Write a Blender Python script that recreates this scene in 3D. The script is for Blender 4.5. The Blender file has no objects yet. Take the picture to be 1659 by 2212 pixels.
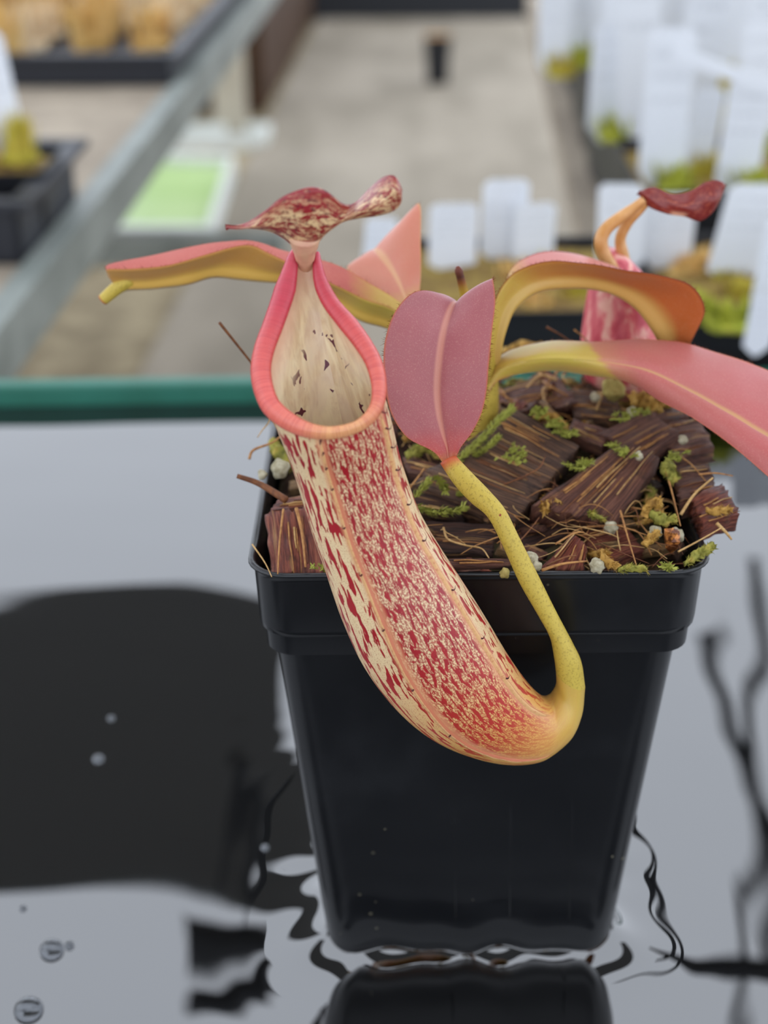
import bpy, math, random
import numpy as np
from mathutils import Vector, Matrix, noise

# ------------------------------------------------------------------ camera, world, exposure
sc = bpy.context.scene
col = sc.collection
S = 0.001                                   # all measures below are in millimetres
W_PX, H_PX, F_PX = 1659.0, 2212.0, 3322.0
TILT, ROLL = math.radians(27.0), math.radians(0.8)
CAM = np.array([-17.0, -274.0, 230.0])
_F = np.array([0, math.cos(TILT), -math.sin(TILT)])
_U0 = np.array([0, math.sin(TILT), math.cos(TILT)])
_X = np.array([1.0, 0, 0])
_U = _U0 * math.cos(ROLL) + _X * math.sin(ROLL)
_R = _X * math.cos(ROLL) - _U0 * math.sin(ROLL)
cd = bpy.data.cameras.new('camera')
cam = bpy.data.objects.new('camera', cd); col.objects.link(cam)
cd.sensor_fit = 'VERTICAL'; cd.sensor_height = 36.0
cd.lens = 36.0 * F_PX / H_PX
cd.clip_start = 0.01; cd.clip_end = 60
mw = Matrix.Identity(4)
for i in range(3):
    mw[i][0] = _R[i]; mw[i][1] = _U[i]; mw[i][2] = -_F[i]; mw[i][3] = CAM[i] * S
cam.matrix_world = mw
cd.dof.use_dof = True
cd.dof.focus_distance = 0.257
cd.dof.aperture_fstop = cd.lens / 3.8       # 3.8 mm entrance pupil, a phone lens
sc.camera = cam
wd = bpy.data.worlds.new('overcast_sky'); sc.world = wd
wd.use_nodes = True
bg = wd.node_tree.nodes['Background']
bg.inputs[0].default_value = (0.84, 0.90, 1.0, 1)
bg.inputs[1].default_value = 2.25
vs = sc.view_settings
vs.view_transform = 'Standard'; vs.look = 'None'; vs.gamma = 1.0; vs.use_curve_mapping = False
vs.exposure = 0.0

rnd = random.Random(7)
nrs = np.random.RandomState(11)

# ------------------------------------------------------------------ geometry helpers
def ray(px, py):
    return _F + _R * ((px - W_PX / 2) / F_PX) + _U * ((H_PX / 2 - py) / F_PX)
def at(px, py, Y):
    d = ray(px, py); return CAM + d * ((Y - CAM[1]) / d[1])
def atz(px, py, z):
    d = ray(px, py); return CAM + d * ((z - CAM[2]) / d[2])
def depth(p):
    return float(np.dot(np.asarray(p) - CAM, _F))
def proj(p):
    d = np.asarray(p, float) - CAM; z = np.dot(d, _F); return W_PX / 2 + F_PX * np.dot(d, _R) / z, H_PX / 2 - F_PX * np.dot(d, _U) / z
def px2mm(p):
    return depth(p) / F_PX
def crom(P, n, closed=False):
    """Catmull-Rom through the rows of P, n samples"""
    P = np.asarray(P, float); k = len(P)
    seg = k if closed else k - 1
    t = np.linspace(0, seg, n, endpoint=not closed)
    i = np.minimum(t.astype(int), seg - 1); f = (t - i)[:, None]
    def g(j):
        if closed: return P[j % k]
        jj = np.clip(j, 0, k - 1); r = P[jj].copy()
        r[j < 0] = 2 * P[0] - P[1]
        r[j > k - 1] = 2 * P[-1] - P[-2]
        return r
    a, b, c, d = g(i - 1), g(i), g(i + 1), g(i + 2)
    return 0.5 * (2 * b + (c - a) * f + (2 * a - 5 * b + 4 * c - d) * f ** 2 + (3 * b - a - 3 * c + d) * f ** 3)
def unit(v):
    v = np.asarray(v, float); n = np.linalg.norm(v, axis=-1, keepdims=True); return v / np.maximum(n, 1e-9)
def nz(p, s=1.0):
    return noise.noise(Vector((p[0] * s, p[1] * s, p[2] * s)))

WL = {}                                     # world location (mm) of each object's origin
def tag(o, label=None, cat=None, group=None, kind=None):
    if label: o['label'] = label
    if cat: o['category'] = cat
    if group: o['group'] = group
    if kind: o['kind'] = kind
    return o
def empty(name, loc, label, cat, group=None, kind=None):
    o = bpy.data.objects.new(name, None); col.objects.link(o)
    o.empty_display_size = 0.01
    o.location = Vector(loc) * S; WL[o] = np.asarray(loc, float)
    return tag(o, label, cat, group, kind)
def obj(name, verts, faces, mats, parent=None, uv=None, smooth=True, mi=None, **kw):
    v = np.asarray(verts, float)
    lo, hi = v.min(0), v.max(0)
    org = np.array([(lo[0] + hi[0]) / 2, (lo[1] + hi[1]) / 2, lo[2]])
    me = bpy.data.meshes.new(name)
    me.from_pydata([tuple(q) for q in (v - org) * S], [], [tuple(int(j) for j in f) for f in faces])
    if not isinstance(mats, (list, tuple)): mats = [mats]
    for m in mats: me.materials.append(m)
    if mi is not None: me.polygons.foreach_set('material_index', np.asarray(mi, np.int32))
    if smooth: me.polygons.foreach_set('use_smooth', np.ones(len(me.polygons), bool))
    if uv is not None:
        l = me.uv_layers.new(name='UVMap')
        vi = np.zeros(len(me.loops), np.int32); me.loops.foreach_get('vertex_index', vi)
        l.data.foreach_set('uv', np.asarray(uv, np.float32)[vi].ravel())
    me.update()
    o = bpy.data.objects.new(name, me); col.objects.link(o)
    WL[o] = org
    if parent is not None:
        o.parent = parent; o.location = Vector((org - WL[parent]) * S)
    else:
        o.location = Vector(org * S)
    tag(o, **kw)
    return o
def dup(root, loc, rz=0.0, **kw):
    r = root.copy(); col.objects.link(r); r.location = Vector(loc) * S; WL[r] = np.asarray(loc, float)
    r.rotation_euler = (0, 0, rz)
    for ch in list(root.children):
        c = ch.copy(); col.objects.link(c); c.parent = r
        for g in list(ch.children):
            d = g.copy(); col.objects.link(d); d.parent = c
    tag(r, **kw); return r
class MB:
    """collects shapes for one mesh"""
    def __init__(s): s.v = []; s.f = []; s.uv = []; s.n = 0
    def add(s, v, f, uv=None):
        v = np.asarray(v, float)
        s.v.append(v); s.f += [tuple(int(j) + s.n for j in q) for q in f]
        s.uv.append(np.zeros((len(v), 2)) if uv is None else np.asarray(uv, float)); s.n += len(v); return s
    def box(s, lo, hi, rz=0.0, piv=None):
        lo = np.array(lo, float); hi = np.array(hi, float)
        v = np.array([[x, y, z] for z in (lo[2], hi[2]) for y in (lo[1], hi[1]) for x in (lo[0], hi[0])])
        if rz:
            p = (lo + hi) / 2 if piv is None else np.array(piv, float); c, q = math.cos(rz), math.sin(rz)
            d = v - p; v = np.stack([p[0] + c * d[:, 0] - q * d[:, 1], p[1] + q * d[:, 0] + c * d[:, 1], v[:, 2]], 1)
        return s.add(v, [(0, 2, 3, 1), (4, 5, 7, 6), (0, 1, 5, 4), (2, 6, 7, 3), (0, 4, 6, 2), (1, 3, 7, 5)])
    def beam(s, a, b, w, h):
        a = np.array(a, float); b = np.array(b, float); t = unit(b - a)
        up = np.array([0, 0, 1.0]) if abs(t[2]) < .9 else np.array([0, 1.0, 0])
        x = unit(np.cross(t, up)); y = np.cross(x, t)
        v = [p + x * sx * w / 2 + y * sy * h / 2 for p in (a, b) for sx, sy in ((-1, -1), (1, -1), (1, 1), (-1, 1))]
        return s.add(v, [(3, 2, 1, 0), (4, 5, 6, 7), (0, 1, 5, 4), (1, 2, 6, 5), (2, 3, 7, 6), (3, 0, 4, 7)])
    def tube(s, P, r, n=8, cap=True):
        v, f, uv = tube(P, r, n, cap); return s.add(v, f, uv)
    def build(s, name, mats, parent=None, **kw):
        return obj(name, np.concatenate(s.v), s.f, mats, parent, uv=np.concatenate(s.uv), **kw)
def frames(P):
    P = np.asarray(P, float)
    T = unit(np.gradient(P, axis=0))
    n0 = np.cross(T[0], [0, 0, 1.0])
    if np.linalg.norm(n0) < 1e-3: n0 = np.cross(T[0], [1.0, 0, 0])
    N = [unit(n0)]
    for i in range(1, len(P)):
        m = N[-1] - T[i] * np.dot(N[-1], T[i]); N.append(unit(m))
    N = np.array(N); return T, N, np.cross(T, N)
def loft(rings, closed=True, cap0=False, cap1=False):
    """rings: K x n x 3 -> verts, faces"""
    R = np.asarray(rings, float); k, n, _ = R.shape
    v = R.reshape(-1, 3); f = []
    for i in range(k - 1):
        for j in range(n if closed else n - 1):
            a = i * n + j; b = i * n + (j + 1) % n
            f.append((a, b, b + n, a + n))
    if cap0: f.append(tuple(range(n))[::-1])
    if cap1: f.append(tuple(range((k - 1) * n, k * n)))
    return v, f
def tube(P, r, n=8, cap=True):
    P = np.asarray(P, float); r = np.broadcast_to(np.asarray(r, float), (len(P),))
    T, N, B = frames(P)
    a = np.linspace(0, 2 * math.pi, n, endpoint=False)
    R = P[:, None] + r[:, None, None] * (np.cos(a)[None, :, None] * N[:, None] + np.sin(a)[None, :, None] * B[:, None])
    v, f = loft(R, True, cap, cap)
    u = np.repeat(np.linspace(0, 1, len(P)), n); w = np.tile(np.arange(n) / n, len(P))
    return v, f, np.stack([u, w], 1)

# ------------------------------------------------------------------ material helpers
def C(h):
    h = h.lstrip('#'); c = [int(h[i:i + 2], 16) / 255 for i in (0, 2, 4)]
    return tuple(x / 12.92 if x <= .04045 else ((x + .055) / 1.055) ** 2.4 for x in c) + (1.0,)
class NB:
    def __init__(s, name, rough=.5, spec=.5, **kw):
        s.m = bpy.data.materials.new(name); s.m.use_nodes = True; s.t = s.m.node_tree
        s.b = s.t.nodes['Principled BSDF']
        s.b.inputs['Roughness'].default_value = rough; s.b.inputs['Specular IOR Level'].default_value = spec
        for k, v in kw.items(): s.b.inputs[k.replace('_', ' ')].default_value = v
    def put(s, sock, v):
        if isinstance(v, bpy.types.NodeSocket): s.t.links.new(v, sock)
        elif v is not None: sock.default_value = v
    def uv(s): return s.t.nodes.new('ShaderNodeUVMap').outputs[0]
    def oc(s): return s.t.nodes.new('ShaderNodeTexCoord').outputs['Object']
    def rnd(s): return s.t.nodes.new('ShaderNodeObjectInfo').outputs['Random']
    def sep(s, v):
        n = s.t.nodes.new('ShaderNodeSeparateXYZ'); s.put(n.inputs[0], v); return n.outputs
    def comb(s, x, y, z=0.0):
        n = s.t.nodes.new('ShaderNodeCombineXYZ')
        for i, q in enumerate((x, y, z)): s.put(n.inputs[i], q)
        return n.outputs[0]
    def math(s, op, a, b=None, c=None, clamp=False):
        n = s.t.nodes.new('ShaderNodeMath'); n.operation = op; n.use_clamp = clamp
        for i, q in enumerate((a, b, c)): s.put(n.inputs[i], q)
        return n.outputs[0]
    def scale(s, v, sc_):
        n = s.t.nodes.new('ShaderNodeVectorMath'); n.operation = 'MULTIPLY'; s.put(n.inputs[0], v); n.inputs[1].default_value = sc_; return n.outputs[0]
    def noise(s, v, scale=1.0, detail=3.0, rough=.55, dist=0.0):
        n = s.t.nodes.new('ShaderNodeTexNoise'); s.put(n.inputs['Vector'], v)
        n.inputs['Scale'].default_value = scale; n.inputs['Detail'].default_value = detail
        n.inputs['Roughness'].default_value = rough; n.inputs['Distortion'].default_value = dist
        return n.outputs['Fac']
    def voro(s, v, scale=1.0, feature='F1', out='Distance'):
        n = s.t.nodes.new('ShaderNodeTexVoronoi'); n.feature = feature; s.put(n.inputs['Vector'], v); n.inputs['Scale'].default_value = scale
        return n.outputs[out]
    def ramp(s, fac, stops, interp='LINEAR'):
        n = s.t.nodes.new('ShaderNodeValToRGB'); e = n.color_ramp; e.interpolation = interp
        while len(e.elements) < len(stops): e.elements.new(0.5)
        for q, (p, c) in zip(e.elements, stops):
            q.position = p; q.color = c if isinstance(c, tuple) else (C(c) if isinstance(c, str) else (c, c, c, 1))
        s.put(n.inputs[0], fac); return n.outputs[0]
    def step(s, fac, a, b):
        n = s.t.nodes.new('ShaderNodeMapRange'); n.interpolation_type = 'SMOOTHSTEP'
        s.put(n.inputs[0], fac); n.inputs[1].default_value = a; n.inputs[2].default_value = b; return n.outputs[0]
    def mix(s, f, a, b, mode='MIX'):
        n = s.t.nodes.new('ShaderNodeMix'); n.data_type = 'RGBA'; n.blend_type = mode
        s.put(n.inputs[0], f)
        for i, q in ((6, a), (7, b)):
            if isinstance(q, str): q = C(q)
            s.put(n.inputs[i], q)
        return n.outputs[2]
    def color(s, c):
        s.put(s.b.inputs['Base Color'], C(c) if isinstance(c, str) else c); return s
    def bump(s, h, strength=.3, dist=.0002):
        n = s.t.nodes.new('ShaderNodeBump'); n.inputs['Strength'].default_value = strength; n.inputs['Distance'].default_value = dist
        s.put(n.inputs['Height'], h); s.put(s.b.inputs['Normal'], n.outputs[0]); return s
def plain(name, c, rough=.5, spec=.4, var=None, vs_=400.0, bump=0.0, bd=.0003):
    k = NB(name, rough, spec)
    if var:
        n = k.noise(k.oc(), vs_, 4); k.color(k.mix(k.step(n, .3, .7), c, var))
        if bump: k.bump(n, bump, bd)
    else: k.color(c)
    return k.m

# ================================================================== THE SETTING (greenhouse)
AZ = math.radians(3.1)                                        # the aisle runs a little off the camera's heading
def aisle(x, y, z):                                           # aisle coordinates -> world, pivot under the camera
    c, q = math.cos(AZ), math.sin(AZ)
    return np.array([CAM[0] + c * x + q * y, CAM[1] - q * x + c * y, z])
FZ = -800.0
k = NB('gravel_floor', .9, .2)
n1 = k.noise(k.oc(), 14, 5); n2 = k.noise(k.oc(), 2.2, 3)
k.color(k.mix(k.step(n1, .35, .7), k.mix(n2, '#8d7f63', '#6f6350'), '#a5977a')); M_gravel = k.m
k = NB('concrete_path', .85, .25)
n1 = k.noise(k.oc(), 30, 6); n2 = k.noise(k.scale(k.oc(), (3.2, 1.4, 1)), 1.0, 4)
k.color(k.mix(k.step(n2, .35, .65), k.mix(n1, '#958b7c', '#a29888'), '#82796a')); k.bump(n1, .2, .002); M_conc = k.m
def slab(name, x0, x1, y0, y1, z0, z1, m, **kw):
    b = MB()
    v = [aisle(x, y, z) for z in (z0, z1) for y in (y0, y1) for x in (x0, x1)]
    b.add(v, [(0, 2, 3, 1), (4, 5, 7, 6), (0, 1, 5, 4), (2, 6, 7, 3), (0, 4, 6, 2), (1, 3, 7, 5)])
    return b.build(name, m, smooth=False, **kw)
slab('floor', -6000, 6000, -4000, 9000, FZ - 60, FZ - 12, M_gravel, kind='structure', label='tan gravel greenhouse floor under the benches')
slab('path', -575, 2600, -4000, 6350, FZ - 60, FZ, M_conc, kind='structure', label='grey concrete path running between the benches')
slab('trim_1', -1400, 2600, 6350, 6500, FZ - 12, FZ + 140, plain('dark_kerb', '#24262a', .7), kind='structure', label='dark kerb at the end of the concrete path')

# ---- things overhead that the water mirrors
def mirror_pt(px, py, Y):
    p = at(px, py, Y); p[2] = -p[2]; return p
M_truss = plain('truss_steel', '#141516', .6, .3)
def truss(name, a, b, Y, w, label):
    p, q = mirror_pt(*a, Y), mirror_pt(*b, Y)
    return MB().beam(p, q, w, w).build(name, M_truss, smooth=False, label=label, cat='roof beam', group='roof beams mirrored in the water')
truss('roof_beam', (380, 2045), (2100, 2085), 2400, 62, 'long dark roof beam overhead, mirrored before the pot')
truss('roof_strut', (508, 2040), (516, 1600), 2405, 36, 'short dark roof strut rising from the long beam')
truss('roof_strut', (1600, 2600), (1640, 1200), 2390, 22, 'thin dark slanting roof strut mirrored under the pink leaf')
truss('roof_strut', (1760, 2300), (1540, 1380), 2380, 30, 'thicker slanting dark roof strut mirrored under the pink leaf')
truss('roof_strut', (380, 2160), (570, 2160), 2395, 60, 'short dark block of roof frame below the long beam')
# added, unseen roof strips that block part of the sky; gaps let light in
M_skyblock = plain('sky_block_cloth', '#6f7276', .9, .1)
sky_block = empty('sky_blocker', aisle(0, 0, 2350), None, None, kind='structure'); sky_block['label'] = 'unseen grey roof strips added to block sky light, with open gaps'
for x0, x1, y0, y1 in ((-2300, 2300, -2600, -1700), (-2300, 2300, -1250, -300), (-2300, 2300, 1000, 1600), (-3600, -520, 2950, 4450)):  # last strip is added to darken the water's reflection beside the pot
    b = MB(); v = [aisle(x, y, 2350) for y in (y0, y1) for x in (x0, x1)]; v += [p + [0, 0, 12] for p in v]
    b.add(v, [(0, 2, 3, 1), (4, 5, 7, 6), (0, 1, 5, 4), (2, 6, 7, 3), (0, 4, 6, 2), (1, 3, 7, 5)]).build('sky_block_strip', M_skyblock, sky_block, smooth=False)

# ================================================================== WATER TRAY
M_liner = plain('black_liner', '#0b0c0e', .5, .4)
k = NB('green_rail', .45, .5); n1 = k.noise(k.oc(), 60, 3); k.color(k.mix(n1, '#1c5b48', '#2a7160')); M_green = k.m
TX0, TX1, TY0, TY1 = -330, 380, -420, 271
tray = empty('water_tray', ((TX0 + TX1) / 2, (TY0 + TY1) / 2, -16), 'wide shallow black tray with a green rail holding water', 'tray')
MB().box((TX0, TY0, -16), (TX1, TY1, -12)).build('liner', M_liner, tray, smooth=False)
for nm, lo, hi in (('back', (TX0 - 8, TY1, -16), (TX1 + 8, TY1 + 8, -1)), ('front', (TX0 - 8, TY0 - 10, -16), (TX1 + 8, TY0, -1)),
                   ('left', (TX0 - 8, TY0, -16), (TX0, TY1, -1)), ('right', (TX1, TY0, -16), (TX1 + 8, TY1, -1))):
    MB().box(lo, hi).build('tray_wall', M_liner, tray, smooth=False)
    lo2 = (lo[0], lo[1], -1); hi2 = (hi[0], hi[1], 8.5)
    o = MB().box(lo2, hi2).build('rail', M_green, tray, smooth=False, label='green rail along the tray edge')
    bv = o.modifiers.new('bevel', 'BEVEL'); bv.width = .0015; bv.segments = 3
tb = empty('tray_stand', (25, -75, FZ), 'low grey steel stand carrying the water tray across the path', 'stand')
M_stand = plain('stand_steel', '#4b4e4c', .5, .5, '#3a3d3b', 30)
MB().box((TX0 + 10, TY0 + 10, -34), (TX1 - 10, TY1 - 10, -16)).build('stand_top', M_stand, tb, smooth=False)
for x in (TX0 + 30, TX1 - 30):
    for y in (TY0 + 30, TY1 - 40): MB().box((x - 14, y - 14, FZ), (x + 14, y + 14, -34)).build('leg', M_stand, tb, smooth=False)
# water with the meniscus climbing the pot and slow ripples
def sdf_rsq(x, y, half, rad):
    qx = np.abs(x) - (half - rad); qy = np.abs(y) - (half - rad)
    return np.hypot(np.maximum(qx, 0), np.maximum(qy, 0)) + np.minimum(np.maximum(qx, qy), 0) - rad
def graded(lo, hi, c0, c1, fine, coarse):
    a = list(np.arange(c0, c1, fine)); x = c1; st = fine
    r = []
    while x < hi: r.append(x); st = min(st * 1.12, coarse); x += st
    r.append(hi); x = c0; st = fine; l = []
    while True:
        st = min(st * 1.12, coarse); x -= st
        if x <= lo: break
        l.append(x)
    return np.array([lo] + l[::-1] + a + r)
gx = graded(TX0, TX1, -48, 48, .55, 3.0); gy = graded(TY0, TY1, -60, 48, .55, 3.0)
X, Y = np.meshgrid(gx, gy)
PHW = 30.2
d = sdf_rsq(X, Y, PHW, 7.0)
ang = np.arctan2(Y, X)
hz = 3.6 * np.exp(-np.maximum(d, 0) / 4.2) * (1 + .18 * np.sin(ang * 9 + 1) + .12 * np.sin(ang * 17))
hz += .03 * np.exp(-np.maximum(d, 0) / 12) * np.sin(np.maximum(d, 0) * .75 + .8 * np.sin(3 * ang))
for wl, am, th, ph in ((38, .02, .3, 0), (27, .012, 1.4, 1.2), (55, .03, 2.2, 2.), (17, .006, .2, .4), (90, .05, .9, 3.)):
    hz += am * np.sin(2 * math.pi / wl * (X * math.cos(th) + Y * math.sin(th)) + ph + .6 * np.sin(X * .03 + ph))
hz = np.where(d < -1.5, 0, hz)
v = np.stack([X, Y, hz], -1).reshape(-1, 3); ny, nx = X.shape
f = [(i * nx + j, i * nx + j + 1, (i + 1) * nx + j + 1, (i + 1) * nx + j) for i in range(ny - 1) for j in range(nx - 1)]
k = NB('dark_water', .02, .5); k.color('#020203'); k.b.inputs['IOR'].default_value = 2.3
n1 = k.noise(k.oc(), 420, 2); n2 = k.step(k.noise(k.oc(), 11, 2), .5, .66)
M_water = k.m
water = obj('water', v, f, M_water, label='still dark water filling the tray around the pot', cat='water')
# bubbles floating on the water
k = NB('bubble_film', .03, .6); k.color('#c8ccd2'); k.b.inputs['IOR'].default_value = 1.33; k.b.inputs['Transmission Weight'].default_value = 1.0; M_bub = k.m
def dome(c, r, h=None, n=20, m=8):
    h = h or r; a = np.linspace(0, 2 * math.pi, n, endpoint=False); R = []
    for t in np.linspace(-.35, math.pi / 2 - .02, m):
        R.append(np.stack([c[0] + r * math.cos(t) * np.cos(a), c[1] + r * math.cos(t) * np.sin(a), np.full(n, c[2] + h * math.sin(t))], 1))
    return loft(R, True, True, True)
for (px, py, r, lb) in ((572, 1832, 1.1, 'tiny clear bubble floating beside the pot base'), (112, 2052, 2.6, 'large clear bubble with a bright glint'),
                    (62, 2182, 3.0, 'largest clear bubble, dark on one side'), (212, 1640, 1.5, 'bright round droplet on the dark water'),
                    (50, 1962, .8, 'small bubble on the black reflection'), (150, 2042, 1.0, 'small bubble touching the large glinting one'),
                    (240, 1552, 1.0, 'faint droplet above the bright round one')):
    p = atz(px, py, 0.1); vv, ff = dome(p, r, r * .8)
    obj('water_bubble', vv, ff, M_bub, label=lb, cat='bubble', group='bubbles on the water')

# ================================================================== PLANT POT
def rsq(half, rad, z, ne=8, nc=7, cx=0.0, cy=0.0):
    pts = []
    for q in range(4):
        a0 = q * math.pi / 2
        ccx, ccy = [(1, 1), (-1, 1), (-1, -1), (1, -1)][q]
        for i in range(nc + 1):
            a = a0 + i / nc * math.pi / 2
            pts.append((ccx * (half - rad) + rad * math.cos(a), ccy * (half - rad) + rad * math.sin(a)))
        x0, y0 = pts[-1]
        a = a0 + math.pi / 2; n_ = [(1, 1), (-1, 1), (-1, -1), (1, -1)][(q + 1) % 4]
        x1, y1 = n_[0] * (half - rad) + rad * math.cos(a), n_[1] * (half - rad) + rad * math.sin(a)
        for i in range(1, ne): pts.append((x0 + (x1 - x0) * i / ne, y0 + (y1 - y0) * i / ne))
    return np.array([(x + cx, y + cy, z) for x, y in pts])
k = NB('black_pot_plastic', .32, .5)
sp = k.voro(k.oc(), 260); big = k.step(k.noise(k.oc(), 55, 3), .56, .72)
speck = k.math('MULTIPLY', k.math('LESS_THAN', sp, .11), big)
dust = k.math('MULTIPLY', k.step(k.noise(k.oc(), 30, 6), .5, .8), .10)
k.color(k.mix(speck, k.mix(dust, '#0f1013', '#57595c'), '#6f6a58'))
k.put(k.b.inputs['Roughness'], k.math('MULTIPLY_ADD', k.noise(k.oc(), 40, 4), .16, .16)); M_pot = k.m
POT_RZ = math.radians(-0.6)
def build_pot(name, loc, Ht, ht, hb, lip, m, label, cat='pot', group=None, rz=0.0, soil_m=None):
    o = empty(name, loc, label, cat, group)
    L = np.array(loc, float)
    zl = Ht - lip
    body = [rsq(hb - 1.2, 6.5, 0), rsq(hb - .3, 7, .4), rsq(hb, 7.2, 1.4)]
    for t in np.linspace(.1, 1, 9): body.append(rsq(hb + (ht * .925 - hb) * t, 7.2, 1.4 + (zl + 1.0 - 1.4) * t))
    v, f = loft(np.array(body) + L, True, True, False)
    obj('pot_body', v, f, m, o)
    h = ht
    prof = [(h * .925 - .2, 6.6, zl + 1.2), (h * .955, 6.8, zl + .1), (h * .972, 7.0, zl + .4), (h * .975, 7.0, zl + 1.6), (h * .985, 6.9, Ht - 2.2), (h * .99, 6.9, Ht - 1.5), (h, 7, Ht - .9), (h + .35, 7, Ht - .45),
            (h + .2, 7, Ht - .05), (h - .4, 6.6, Ht), (h - .9, 6.2, Ht - .3), (h - 1.3, 5.9, Ht - 1.5), (h - 2.2, 5.6, zl - 4)]
    v, f = loft(np.array([rsq(*q) for q in prof]) + L)
    obj('pot_rim', v, f, m, o)
    if soil_m:
        v, f = loft(np.array([rsq(h - 1.5, 5.5, Ht - 5), rsq(h * .7, 5, Ht - 2.5), rsq(h * .3, 4, Ht - .5), rsq(h * .05, .5, Ht)]) + L, True, False, True)
        v = v + np.stack([np.zeros(len(v)), np.zeros(len(v)), [2.2 * nz(p, .12) for p in v]], 1)
        obj('soil', v, f, soil_m, o)
    if rz: o.rotation_euler = (0, 0, rz)
    return o
PH = 99.0
pot = build_pot('plant_pot', (0, 0, -12), PH + 12, 40.6, 28.9, 14, M_pot, 'black square plastic pot standing in the water, holding the pitcher plant', rz=POT_RZ)
for i, (px, w) in enumerate(((985, .5), (1108, .7), (1243, .5))):      # faint moulded ribs on the front wall
    P = []
    for t in np.linspace(0, 1, 8):
        py = 1660 + (1985 - 1660) * t
        z = at(px, py, -34)[2]
        hw = 28.9 + (40.6 * .925 - 28.9) * (z + 12 - 1.4) / (PH + 12 - 14)
        P.append(at(px + (W_PX / 2 + 210 - px) * .05 * t, py, -hw) + [0, w * .35 - .1 * math.sin(math.pi * t), 0])
    MB().tube(P, w * .35, 6).build('moulded_rib', M_pot, pot)

# ================================================================== POTTING MIX
def mound(x, y):
    e = max(abs(x), abs(y)) / 38.0
    return 94.5 + 8.5 * max(0, 1 - e ** 4) * (.62 + .38 * min(1, max(0, (y + 38) / 55))) + 3.0 * max(0, y / 38)
k = NB('potting_mix', .95, .15)
n1 = k.noise(k.oc(), 300, 6, .7); n2 = k.noise(k.oc(), 90, 3)
k.color(k.mix(k.step(n2, .4, .65), k.ramp(n1, [(.3, '#1a0f0b'), (.55, '#38231a'), (.75, '#5f4531')]), '#3a3320')); k.bump(n1, .8, .001); M_soil = k.m
g = np.linspace(-38.2, 38.2, 90); X, Y = np.meshgrid(g, g)
Z = np.array([[mound(x, y) - 2.4 + 1.5 * nz((x, y, 3), .22) + .9 * nz((x, y, 9), .7) for x, y in zip(a, b_)] for a, b_ in zip(X, Y)])
v = np.stack([X, Y, Z], -1).reshape(-1, 3); n = 90
f = [(i * n + j, i * n + j + 1, (i + 1) * n + j + 1, (i + 1) * n + j) for i in range(n - 1) for j in range(n - 1) if sdf_rsq(np.array((g[j] + g[j + 1]) / 2), np.array((g[i] + g[i + 1]) / 2), 38.2, 6) < 0]
obj('potting_mix', v, f, M_soil, kind='stuff', label='dark crumbly coconut potting mix filling the pot', cat='soil')

def husk_mat(name, a, b_, c, dark, wet=.55):
    k = NB(name, wet, .35)
    u = k.sep(k.uv()); r = k.math('MULTIPLY', k.rnd(), 37.0)
    w = k.comb(k.math('MULTIPLY_ADD', u[0], 2.2, r), k.math('MULTIPLY', u[1], 34.0), r)
    g1 = k.noise(w, 1.0, 5, .65, .3)
    w2 = k.comb(k.math('MULTIPLY_ADD', u[0], .9, r), k.math('MULTIPLY', u[1], 15.0), k.math('ADD', r, 9.0))
    fib = k.step(k.noise(w2, 1.0, 2, .5, .2), .63, .70)
    blot = k.noise(k.oc(), 260, 4)
    base = k.ramp(g1, [(.28, dark), (.45, a), (.6, b_), (.78, c)])
    k.color(k.mix(k.math('MULTIPLY', fib, .75), k.mix(k.step(blot, .55, .8), base, dark), '#a97c4c'))
    k.bump(g1, 1.0, .0011); return k.m
M_husk = [husk_mat('husk_brown', '#5a362c', '#80523f', '#aa7d5a', '#22120e'),
          husk_mat('husk_red', '#6a3024', '#94503a', '#b87c5a', '#2c110c', .35),
          husk_mat('husk_dark', '#35201a', '#553528', '#7d5840', '#140b08'),
          husk_mat('husk_grey', '#4d3529', '#73523c', '#a27a53', '#20130e')]
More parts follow.
